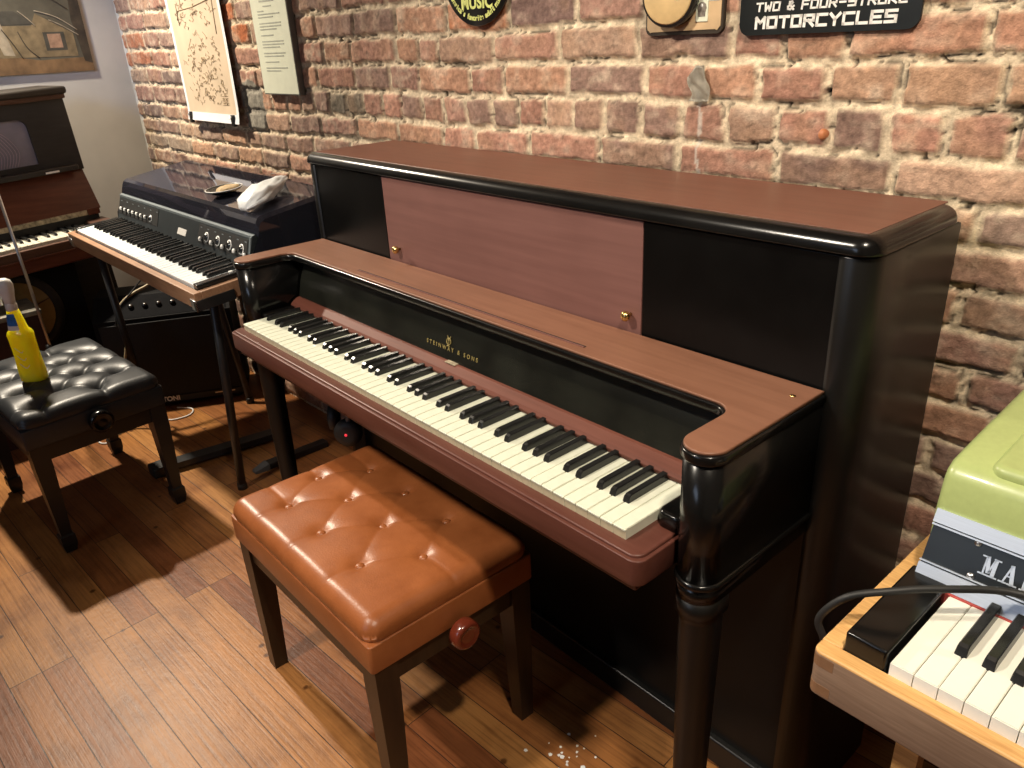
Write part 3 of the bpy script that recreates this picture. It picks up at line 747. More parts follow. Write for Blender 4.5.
# ------------------------------------------------------------------ spray bottle
def spray_bottle():
    t = thing('spray_bottle', 'yellow spray bottle with white trigger head standing on the black bench', 'bottle', (-.665,-.655,.466), math.radians(-130))
    def ell(z, a, b, n=20, e=.75): return [(math.copysign(abs(math.cos(q))**e, math.cos(q))*a, math.copysign(abs(math.sin(q))**e, math.sin(q))*b, z) for q in [2*PI*k/n for k in range(n)]]
    mb = MB()
    mb.loft([ell(0,.040,.024), ell(.004,.044,.028), ell(.03,.044,.028), ell(.075,.040,.027), ell(.118,.041,.027), ell(.132,.042,.028), ell(.140,.037,.025), ell(.146,.029,.021), ell(.175,.023,.018), ell(.198,.017,.016)], M['yellow'], True, True)
    b = mb.build('bottle_body', t)
    def patch(zs, mat, nm):
        mb = MB(); V = []; m = 12
        for zz, a, bb in zs:
            for k in range(m+1):
                q = math.radians(10 + 105*k/m); e = .75
                V.append((abs(math.cos(q))**e*math.copysign(a*1.04, math.cos(q)), abs(math.sin(q))**e*bb*1.06, zz))
        mb.add(V, [(r*(m+1)+k, r*(m+1)+k+1, (r+1)*(m+1)+k+1, (r+1)*(m+1)+k) for r in range(len(zs)-1) for k in range(m)], mat, True)
        mb.build(nm, b)
    patch([(.146,.029,.021),(.158,.0266,.0199)], M['sign_white'], 'neck_label')
    patch([(.158,.0266,.0199),(.175,.0232,.0181),(.190,.0193,.0167)], M['blue'], 'neck_label')
    mb = MB()
    for k in range(3):
        mb.tube([(-.016+.004*k, .0283, .05+.02*k), (-.002, .0285, .042+.022*k), (.016, .0283, .056+.022*k)], .0010, M['sign_white'], 6)
    mb.build('label_print', b)
    mb = MB(); mb.lathe([(.016,.196),(.018,.198),(.018,.212),(.015,.216),(.012,.225)], M['white_plastic'], 20); mb.build('collar', t)
    mb = MB()
    # head: rounded hood with a nozzle and a trigger
    mb.loft([ell(.214,.015,.014), ell(.232,.018,.016), ell(.248,.023,.019), ell(.264,.025,.020), ell(.276,.020,.015), ell(.281,.010,.007)], M['white_plastic'], True, True)
    mb.box((.012,-.009,.252), (.040,.009,.272), M['white_plastic'], .004, 2); hd = mb.build('spray_head', t)
    mb = MB(); mb.lathe([(.010,0),(.010,.012),(.008,.014)], M['white_plastic'], 14, (.038,0,.262), (1,0,0)); mb.build('nozzle', hd)
    mb = MB(); mb.loft([[(.020+dx,-.006,z),(.030+dx,-.006,z),(.030+dx,.006,z),(.020+dx,.006,z)] for z, dx in ((.254,0),(.238,.004),(.222,.009),(.210,.009))], M['white_plastic']); mb.build('trigger', hd)
    return t
BOT = spray_bottle()
BOT.scale = (.86, .92, 1.12)

# ------------------------------------------------------------------ electric piano with smoked cover, on its stand
EPM = Matrix.Translation((-.053,-.336,.782)) @ Matrix.Rotation(.022, 4, 'Z') @ Matrix.Rotation(.087, 4, 'X')
EW, EC = 1.123, .50
def electric_piano():
    t = thing('electric_piano', 'wood-cased electric piano under a smoked dust cover in the far corner', 'keyboard')
    t.matrix_world = EPM; bpy.context.view_layer.update()
    wc = M['walnut_case']
    mb = MB()
    mb.box((-EW,0,-.045), (0,.020,0), wc, .002); mb.box((-.020,.020,-.045), (0,.235,.0), wc, .002); mb.box((-EW,.020,-.045), (-EW+.020,.235,.0), wc, .002)
    mb.box((-EW+.02,.02,-.045), (-.02,EC,-.030), wc)
    mb.box((-.020,.235,-.045), (0,EC,.0), M['old_brown'], .002); mb.box((-EW,.235,-.045), (-EW+.020,EC,.0), M['old_brown'], .002); mb.box((-EW,EC-.02,-.045), (0,EC,0), M['old_brown'])
    c = mb.build('case', t); c['label'] = 'pale walnut case'
    for sx in (0, 1):
        mb = MB(); x0, x1 = ((-.012,.003) if sx == 0 else (-EW-.003,-EW+.012))
        mb.box((x0,-.003,-.048), (x1,.105,-.020), M['metal_black'], .001); mb.box((min(x0,x1-.035) if sx==0 else x0,-.003,-.048), (x1 if sx==0 else x1+.02,.003,-.018), M['chrome'], .001); mb.build('corner_bracket', c)
    # keys
    p = (EW-.09)/43
    kw = white_key_mesh(p-.0012, .148, .020, M['bright_key'], M['bright_key'], False); kb2 = black_key_mesh(.100, .011)
    keyboard(t, (-EW+.042, .024, .008), 'E', 43, p, kw, kb2, .046)
    mb = MB(); mb.box((-.047,.022,-.03), (-.021,.172,.013), M['ebony'], .002)
    cb = mb.build('cheek_block', t)
    for y in (.118,.140):
        mb = MB(); mb.box((-.040,y,.012), (-.030,y+.010,.017), M['white_plastic'], .001); mb.build('switch', cb)
    mb = MB(); mb.box((-EW+.021,.022,-.03), (-EW+.041,.172,.013), M['ebony'], .002); mb.build('cheek_block', t)
    # sloping control panel
    y0, z0, y1, z1 = .172, .012, .205, .088
    mb = MB(); x0, x1 = -EW+.032, -.030
    mb.loft([[(x,y0,z0),(x,y1,z1),(x,y1+.022,z1+.004),(x,y1+.022,-.02),(x,y0,-.02)] for x in (x0, x1)], M['grey_panel']); pn = mb.build('control_panel', t)
    mb = MB(); mb.loft([[(x,y1-.003,z1-.006),(x,y1-.002,z1+.001),(x,y1+.024,z1+.005),(x,y1+.024,z1-.004)] for x in (x0, x1)], M['grey_edge']); mb.build('ledge', pn)
    mb = MB(); mb.box((x1-.008,y0-.002,0), (x1,y1+.0,z1*.98), M['grey_edge'])
    for v in mb.bm.verts:
        if v.co.z > .05: v.co.y += y1-y0-.004
        if v.co.z < .05 and v.co.y > y0: v.co.y = y0+.004
    mb.build('end_strip', pn)
    nrm = Vector((0, -(z1-z0), y1-y0)).normalized(); up = Vector((0, y1-y0, z1-z0)).normalized()
    def on(x, s, o=0): q = Vector((x, y0, z0)) + up*s + nrm*o; return q
    Lp = (Vector((y1-y0, z1-z0))).length
    R = Matrix((( 1,0,0),(0,up.y,nrm.y),(0,up.z,nrm.z))).to_4x4()
    def panel_box(mb, x0, x1, s0, s1, o0, o1, mat):
        V = [tuple(on(x, s, o)) for o in (o0, o1) for x, s in ((x0,s0),(x1,s0),(x1,s1),(x0,s1))]
        mb.add(V, [(0,3,2,1),(4,5,6,7),(0,1,5,4),(1,2,6,5),(2,3,7,6),(3,0,4,7)], mat)
    for a, b in ((x0+.010, x0+.385), (x1-.345, x1-.020)):
        mb = MB(); panel_box(mb, a, b, .018, Lp-.012, -.001, .0012, M['flat_black'])
        for k in range(7): panel_box(mb, a+.012+k*(b-a-.03)/6, a+.024+k*(b-a-.03)/6, Lp-.021, Lp-.018, .001, .0016, M['grey_edge'])
        mb.build('control_plate', pn)
    def knob(x, s, r, ring):
        mb = MB(); q = on(x, s)
        mb.lathe([(r,0),(r,.003),(r*.8,.004),(r*.75,.0075),(.0001,.008)], M['ebony'], 16, q, nrm)
        if ring: mb.lathe([(r*1.25,.0005),(r*1.25,.0025),(r*.98,.003)], M['white_plastic'], 20, q, nrm, caps=False)
        else: mb.lathe([(r*.82,.004),(r*.80,.009),(.0001,.0093)], M['white_plastic'], 14, q, nrm)
        mb.build('knob', pn)
    for k in range(8): knob(x0+.040+.040*k, .036, .0075 if k < 7 else .0095, k == 7)
    for k in range(4):
        xk = x1-.318+k*.077; knob(xk, .030, .0078, False); knob(xk+.034, .040, .012, True)
    knob(x1-.022, .030, .006, False)
    mb = MB()
    V = [tuple(on(x, s, .002)) for x, s in ((-.535,.020),(-.470,.020),(-.462,.040),(-.527,.040))]
    V2 = [tuple(on(x, s, 0)) for x, s in ((-.535,.020),(-.470,.020),(-.462,.040),(-.527,.040))]
    mb.add(V+V2, [(0,1,2,3),(0,4,5,1),(1,5,6,2),(2,6,7,3),(3,7,4,0)], M['sign_white']); mb.build('badge', pn)
    mb = MB(); mb.box((x0,y1+.024,-.03), (x1,EC-.022,.03), M['flat_black']); mb.build('inner_body', t)
    # smoked cover: bent sheet with ends, thin walled
    cx0, cx1 = -EW+.024, -.020
    prof = [(.212,.094),(.222,.118),(.230,.130),(.243,.136),(EC-.03,.150),(EC-.008,.145),(EC-.002,.12),(EC-.002,.0)]
    mb = MB(); V = []; F = []
    for y, z in prof: V += [(cx0+.010, y, z), (cx1-.010, y, z)]
    for k in range(len(prof)-1): F.append((2*k, 2*k+1, 2*k+3, 2*k+2))
    for e, (xi, xo) in enumerate(((cx0+.010, cx0), (cx1-.010, cx1))):
        n0 = len(V); idx = []
        for y, z in prof:
            V.append((xo, y + (.004 if y < .3 else 0), z-.010))
        for k in range(len(prof)-1): F.append((2*k+e, 2*k+2+e, n0+k+1, n0+k))
        m0 = len(V); V += [(xo, .172, .004), (xo, .178, .03), (xo, EC-.002, .0)]
        F.append(tuple([m0, m0+1] + [n0+k for k in range(len(prof)-1)] + [m0+2]))
    mb.add(V, F, M['acrylic'], False); cv = mb.build('dust_cover', t); cv['label'] = 'smoked see-through dust cover'
    return t
ept = electric_piano()
def ep_at(x, y, z): return EPM @ Vector((x, y, z))
def cover_top(y): return .136 + (y-.243)*(.150-.136)/(EC-.03-.243)

def stand():
    t = thing('keyboard_stand', 'black steel stand carrying the wood-cased electric piano', 'stand', (-.5,-.2,0))
    o = Vector((-.5,-.2,0))
    top = lambda x, y: EPM @ Vector((x, y, -.058))
    for (fx, fy), (tx, ty) in (((-.39,-.212), (-.155,.10)), ((-1.10,-.27), (-1.045,.06)), ((-.66,.06), (-.30,.40)), ((-1.02,.10), (-1.02,.40))):
        a = Vector((fx, fy, 0)); b = top(tx, ty)
        mb = MB(); mb.tube([tuple(a-o+Vector((0,0,.012))), tuple(b-o)], .0135, M['metal_black'], 12); l = mb.build('leg', t)
        mb = MB(); mb.lathe([(.016,0),(.016,.02),(.0138,.026)], M['rubber'], 12, tuple(a-o)); mb.build('rubber_foot', l)
    for x, y0, y1 in ((-.70,-.385,.03), (-.455,-.09,.14)):
        mb = MB()
        if x < -.6:
            mb.loft([[(xx+d-o.x, y-o.y, z) for d, z in ((-.026,.012),(.026,.012),(.026,.034),(-.026,.034))] for xx, y in ((x,y0),(x+.06,y1))], M['metal_black'])
            f = mb.build('floor_bar', t)
            mb = MB(); mb.box((x-.033-o.x, y0-.022-o.y, 0), (x+.033-o.x, y0+.03-o.y, .038), M['rubber'], .006); mb.build('end_cap', f)
        else:
            mb.box((x-.02-o.x, y0-o.y, 0), (x+.02-o.x, y1-o.y, .022), M['metal_black'], .003)
            f = mb.build('floor_bar', t)
            mb = MB(); mb.loft([[(x-.02-o.x,y0-o.y,.0),(x+.02-o.x,y0-o.y,.0),(x+.02-o.x,y0-o.y,.024),(x-.02-o.x,y0-o.y,.024)], [(x-.016-o.x,y0-.05-o.y,.0),(x+.012-o.x,y0-.05-o.y,.0),(x+.012-o.x,y0-.05-o.y,.008),(x-.016-o.x,y0-.05-o.y,.008)]], M['grey_plastic']); mb.build('end_cap', f)
    return t
stand()

# ------------------------------------------------------------------ things lying on the dust cover
def on_cover():
    def at(px, py): return EPM @ Vector((px, py, cover_top(py)))
    inv = EPM.inverted()
    # dish
    lx, ly = -.385, .305
    t = thing('dish', 'small black dish with a pale rim on the smoked dust cover', 'dish'); t.matrix_world = Matrix.Translation(at(lx, ly)+Vector((0,0,.0025))) @ EPM.to_3x3().to_4x4()
    mb = MB(); mb.lathe([(.030,0),(.034,.002),(.055,.014),(.053,.0155),(.030,.0045),(.0001,.004)], M['ebony'], 32); mb.build('bowl', t)
    mb = MB(); mb.lathe([(.053,.0150),(.0555,.0142),(.0560,.0160),(.0535,.0168),(.053,.0150)], M['white_plastic'], 32, caps=False); mb.build('rim', t)
    mb = MB()
    def ck(u, v):
        a = 2*PI*u; r = max(v, .001)*.036*(1+.05*math.sin(5*a)+.03*math.sin(9*a+1)); return (r*math.cos(a), r*math.sin(a), .006+.012*(1-v**4)**.5+.0015*math.sin(9*a)*v*(1-v))
    mb.grid(ck, 28, 8, M['cookie']); bmesh.ops.remove_doubles(mb.bm, verts=mb.bm.verts[:], dist=.0002)
    o = mb.build('cookie'); o.matrix_world = Matrix.Translation(at(lx+.018, ly+.006)+Vector((0,0,.007))) @ EPM.to_3x3().to_4x4()
    tag(o, 'round beige biscuit lying in the small black dish', 'biscuit')
    # crumpled white plastic bag: lumpy wedge, tail up and pointing to the wall
    mb = MB(); n = 40; secs = []
    path = [(-.262,.222,.000,.020,.012),(-.270,.24,.001,.046,.028),(-.29,.275,.002,.056,.040),(-.315,.315,.003,.054,.046),(-.345,.355,.006,.046,.038),(-.375,.395,.014,.040,.030),(-.40,.43,.024,.032,.018),(-.415,.45,.030,.022,.008)]
    rr = random.Random(3)
    for k, (x, y, zc, a, h) in enumerate(path):
        ring = []
        for q in range(n):
            th = 2*PI*q/n; wr = 1+.13*math.sin(5*th+k*1.3)+.11*math.sin(9*th-k*2)+.12*(rr.random()-.5)
            zz = zc + h*.5 + h*.55*math.sin(th)*wr
            ring.append((x + a*math.cos(th)*wr*.9, y + a*.25*math.cos(th), max(zz, .0012)))
        secs.append(ring)
    mb.loft(secs, M['film'], True, True)
    ox, oy = -.31, .33; sx = .150
    for v in mb.bm.verts: v.co.x -= ox; v.co.y -= oy
    t2 = mb.build('plastic_bag'); t2.matrix_world = Matrix.Translation(at(ox+sx+.030, oy-.010)+Vector((0,0,.004))) @ EPM.to_3x3().to_4x4() @ Matrix.Diagonal((.88,.88,.95,1))
    tag(t2, 'crumpled white plastic bag lying on the smoked dust cover', 'bag')
    mb = MB()
    for j in range(3): mb.tube([(-.045+.012*j,.05+.014*j,.062+.004*j),(-.03+.012*j,.05+.014*j,.066+.004*j),(-.012+.01*j,.052+.014*j,.064+.004*j)], .0012, M['stamp_grey'], 5)
    mb.build('faint_print', t2)
on_cover()

# ------------------------------------------------------------------ guitar amplifier on the floor under the electric piano
def amp():
    wd = Vector((.455,.89,0)).normalized(); bk = Vector((-wd.y, wd.x, 0))
    A = Vector((-1.335,-.335,0)); t = thing('amplifier', 'black combo amplifier with grey slanted control panel on the floor', 'amplifier', tuple(A), math.atan2(wd.y, wd.x))
    Wd, Dp = .515, .235
    mb = MB(); prof = [(0,.014),(0,.392),(.10,.465),(Dp,.465),(Dp,.014)]
    mb.loft([[(x, y, z) for y, z in prof] for x in (0, Wd)], M['tolex']); mb.build('cabinet', t)
    mb = MB(); mb.box((.018,-.006,.050), (Wd-.018,.001,.375), M['grille'], .002); g = mb.build('grille', t)
    mb = MB(); mb.box((.01,-.004,.020), (Wd-.01,.001,.046), M['rubber'], .001)
    st = mb.build('bottom_strip', t)
    xf = Matrix.Translation((.182,-.0045,.0265)) @ Matrix.Rotation(PI/2, 4, 'X')
    text_mesh('lettering', 'TONI', .028, M['sign_white'], xf, st, .0004, 'LEFT', 1.0, .0012, 1.0)
    mb = MB(); mb.box((Wd-.125,-.0055,.034), (Wd-.045,-.004,.038), M['chrome']); mb.build('name_bar', st)
    dn = Vector((0,.10,.073)).normalized(); nr = Vector((0,-dn.z,dn.y))
    mb = MB()
    V = [tuple(Vector((x,0,.392))+dn*s+nr*.0012) for x, s in ((.015,.006),(Wd-.015,.006),(Wd-.015,.115),(.015,.115))]
    mb.add(V, [(0,1,2,3)], M['panel_grey']); cp = mb.build('control_panel', t)
    for k in range(7):
        q = Vector((.09+k*.052,0,.392))+dn*.06
        mb = MB(); mb.lathe([(.011,0),(.010,.012),(.0001,.013)], M['ebony'], 14, tuple(q), tuple(nr)); mb.lathe([(.0055,.013),(.005,.0145),(.0001,.015)], M['chrome'], 10, tuple(q), tuple(nr)); mb.build('knob', cp)
    for x in (.04, Wd-.04):
        for y in (.03, Dp-.03):
            mb = MB(); mb.lathe([(.015,0),(.017,.015)], M['rubber'], 12, (x,y,0)); mb.build('foot', t)
amp()

# ------------------------------------------------------------------ old upright piano against the plaster wall
def old_piano():
    x0, y0, z0, yaw, roll = -1.402, -.307, .728, .099, .038
    # local x along the keyboard (to its right), local y into the case, local z up
    a = Vector((-math.sin(yaw)*math.cos(roll), math.cos(yaw)*math.cos(roll), math.sin(roll)))
    b = Vector((-math.cos(yaw), -math.sin(yaw), 0)); c = a.cross(b)
    O = Vector((x0, y0, z0))
    base = Vector((x0, y0, 0))
    t = thing('old_upright_piano', 'old dark brown upright piano with an arched screen by the plaster wall', 'piano', tuple(base))
    X = Matrix.Translation(O-base) @ Matrix((( a.x,b.x,c.x),(a.y,b.y,c.y),(a.z,b.z,c.z))).to_4x4()
    LX, RX = -1.22, .19
    def B(mb, nm, par=t, lab=None):
        o = mb.build(nm, par, X)
        if lab: o['label'] = lab
        return o
    DB = .46
    mb = MB(); mb.box((LX,.225,.20), (RX,DB,.485), M['old_dark'], .002); B(mb, 'upper_case')
    # front board with an arched window
    wx0, wx1, wz0, wz1 = -.42, .035, .245, .412
    mb = MB(); mb.box((LX,.214,.20), (RX,.2265,wz0), M['old_dark']); mb.box((LX,.214,wz1), (RX,.2265,.485), M['old_dark'])
    mb.box((LX,.214,wz0), (wx0,.2265,wz1), M['old_dark']); mb.box((wx1,.214,wz0), (RX,.2265,wz1), M['old_dark'])
    r = .035
    for sx, cxx in ((-1, wx0), (1, wx1)):
        arc = [(cxx - sx*r + sx*r*math.sin(q), wz1-r + r*math.cos(q)) for q in np.linspace(0, PI/2, 7)]
        P = [(cxx, wz1+.001)] + arc
        mb.loft([[(x, y, z) for x, z in P] for y in (.214,.2265)], M['old_dark'])
    fb = B(mb, 'front_board')
    mb = MB(); mb.box((wx0-.005,.2235,wz0-.004), (wx1+.005,.2245,wz1+.004), M['screen']); sc = B(mb, 'screen', fb, 'lavender screen behind the arched window')
    mb = MB()
    for k in range(9):
        d = .012*k
        mb.tube([(-.115+d*.8,.2225,wz0+.002),(-.105+d*.9,.2225,.29),(-.125+d*1.0,.2225,.33),(-.145+d*.9,.2225,.37),(-.175+d*.6,.2225,.405)], .0011, M['screen_line'], 5)
    mb.build('wavy_lines', sc, X)
    mb = MB(); mb.prism([(LX-.02,.185),(RX+.012,.185),(RX+.012,DB),(LX-.02,DB)], .484, .512, M['old_dark'], .008, .010, 3)
    mb.prism([(LX-.01,.195),(RX+.004,.195),(RX+.004,DB),(LX-.01,DB)], .468, .486, M['old_brown'], .002, .004, 2); B(mb, 'top_board')
    # ledge and its small tag
    mb = MB(); mb.box((LX,.175,.205), (RX-.03,.235,.226), M['old_dark'], .004); lg = B(mb, 'ledge')
    mb = MB(); mb.box((.035,.1735,.2085), (.085,.1755,.2155), M['sign_white']); B(mb, 'paper_tag', lg)
    # sloping fallboard
    mb = MB(); mb.loft([[(x,.235,.222),(x,.150,.052),(x,.160,.046),(x,.246,.216)] for x in (LX, RX-.005)], M['old_red']); f = B(mb, 'fallboard', t, 'reddish sloping fallboard')
    mb = MB(); mb.box((LX,.147,.032), (RX-.06,.160,.052), M['tan_felt'], .002); mb.box((RX-.06,.145,.03), (RX-.012,.165,.055), M['old_red'], .002); B(mb, 'felt_strip')
    mb = MB(); mb.box((LX,.148,-.01), (RX-.02,.17,.033), M['flat_black']); B(mb, 'back_strip')
    # keys
    n = 30; p = .0235; kx1 = .105
    kwm = white_key_mesh(.0222, .15, .016, M['old_key'], M['old_key']); kbm = black_key_mesh(.098, .0105)
    keyboard(t, (kx1-n*p, 0, 0), 'B', n, p, kwm, kbm, .05, X)
    mb = MB(); mb.box((kx1+.004,-.012,-.03), (RX,.175,.012), M['old_brown'], .005); B(mb, 'key_block')
    mb = MB(); mb.box((LX,-.020,-.045), (RX,-.003,-.012), M['old_brown'], .003); mb.box((LX,-.024,-.052), (RX,.0,-.044), M['old_red'], .003); B(mb, 'keyslip')
    mb = MB(); mb.box((LX,-.016,-.098), (RX,.25,-.045), M['old_red'], .006); B(mb, 'keybed', t, 'reddish brown keybed')
    mb = MB(); mb.box((LX,.25,-.60), (RX,DB,.21), M['old_dark']); B(mb, 'lower_case')
    for lx in (LX+.06, RX-.06):
        w = X @ Vector((lx,.36,-.60)); mb = MB(); mb.box((w.x-.06,w.y-.04,0), (w.x+.06,w.y+.04,w.z+.03), M['old_dark']); mb.build('plinth', t)
old_piano()

def corner_clutter():
    # tall black speaker with a tan cone beneath the old piano
    t = thing('speaker_cabinet', 'black speaker cabinet with a round tan cone under the old piano', 'speaker', (-1.56,-.50,0))
    mb = MB(); mb.box((-.033,-.20,0), (.055,.20,.60), M['tolex'], .006); cb = mb.build('cabinet', t)
    q = (.055,-.045,.445)
    mb = MB(); mb.lathe([(.162,0),(.162,.006),(.135,.010),(.128,.004)], M['rubber'], 40, q, (1,0,0), caps=False); mb.build('surround', t)
    mb = MB(); mb.lathe([(.134,.004),(.05,.0015),(.0001,.001)], M['tan_cone'], 40, q, (1,0,0), caps=False)
    mb.build('cone', t)
    mb = MB()
    for an in (.35, 1.7, 2.9, 4.2, 5.4):
        mb.tube([(q[0]+.008, q[1]+.128*math.cos(an), q[2]+.128*math.sin(an)), (q[0]+.003, q[1]+.03*math.cos(an), q[2]+.03*math.sin(an))], .0018, M['old_brown'], 6)
    mb.build('spoke', t)
    t = thing('crate', 'dark red wooden crate with a grey mottled top behind the black bench', 'crate', (-1.388,-.675,0), .02)
    mb = MB(); mb.box((-.09,-.17,0), (.09,.17,.488), M['dark_red'], .003); mb.build('box', t)
    mb = MB(); mb.box((-.10,-.18,.488), (.105,.178,.508), M['granite'], .004); o = mb.build('top', t); o['label'] = 'grey mottled top'
    t = thing('microphone_stand', 'thin grey metal stand pole rising behind the black bench', 'stand', (-1.25,-.502,0))
    mb = MB(); mb.tube([(0,0,.02), (-.004,-.010,.60), (-.006,-.018,1.02)], .0055, M['chrome'], 10, False); mb.build('pole', t)
    mb = MB(); mb.lathe([(.034,0),(.034,.02),(.02,.03),(.012,.04)], M['metal_black'], 28); mb.build('base', t)
    mb = MB(); mb.lathe([(.009,.55),(.011,.56),(.011,.62),(.009,.63)], M['metal_black'], 12, (-.004,-.010,-.25)); mb.build('clutch', t)
    # cables
    mb = MB(); mb.tube([(-1.12,-.06,.735),(-1.14,-.10,.60),(-1.15,-.138,.549),(-1.15,-.198,.528),(-1.15,-.243,.507),(-1.15,-.281,.470),(-1.15,-.275,.453),(-1.15,-.266,.426),(-1.15,-.268,.374),(-1.15,-.278,.332),(-1.15,-.304,.241),(-1.15,-.33,.08),(-1.14,-.36,.007),(-1.12,-.42,.005)], .0052, M['cable_beige'], 8)
    tag(mb.build('cable'), 'beige cable hanging from under the wood-cased electric piano', 'cable')
    mb = MB(); mb.tube([(-1.08,-.12,.735),(-1.12,-.155,.60),(-1.14,-.183,.559),(-1.14,-.225,.523),(-1.14,-.262,.492),(-1.14,-.285,.46),(-1.14,-.295,.42)], .0032, M['rubber'], 8)
    tag(mb.build('cable'), 'thin dark cable looped under the wood-cased electric piano', 'cable')
    mb = MB(); mb.tube([(-1.20,-.14,.004),(-1.14,-.10,.004),(-1.09,-.13,.004),(-1.10,-.20,.004),(-1.17,-.22,.004)], .003, M['white_plastic'], 6)
    tag(mb.build('wire'), 'thin white wire lying on the floor before the amplifier', 'wire')
    mb = MB(); mb.tube([(-1.07,-.42,.004),(-1.09,-.46,.004),(-1.13,-.465,.004),(-1.15,-.43,.004),(-1.13,-.40,.004)], .003, M['white_plastic'], 6)
    tag(mb.build('wire'), 'small loop of white wire on the floor behind the black bench', 'wire')
    # headphones hanging below the keybed
    t = thing('headphones', 'dark headphones with a red glint hanging below the keybed', 'headphones', (.31,-.165,.640))
    mb = MB(); mb.tube([(0,0,0),(0,0,-.03)], .004, M['chrome'], 8, False); mb.build('hook', t)
    mb = MB(); mb.tube([(-.05,.01,-.155),(-.062,.01,-.11),(-.045,.005,-.05),(0,0,-.024),(.045,-.005,-.05),(.062,-.01,-.11),(.05,-.01,-.155)], .006, M['grey_plastic'], 8); mb.build('headband', t)
    for s in (-1, 1):
        mb = MB(); mb.lathe([(.02,-.012),(.034,-.010),(.036,.0),(.034,.012),(.018,.016),(.0001,.016)], M['rubber'], 20, (s*.052, -s*.01, -.165), (s*.6,-.8,0)); e = mb.build('ear_cup', t)
        mb = MB(); mb.lathe([(.0035,.015),(.0035,.018),(.0001,.0185)], M['led'], 10, (s*.052, -s*.01, -.165), (s*.6,-.8,0)); mb.build('red_light', e)
corner_clutter()

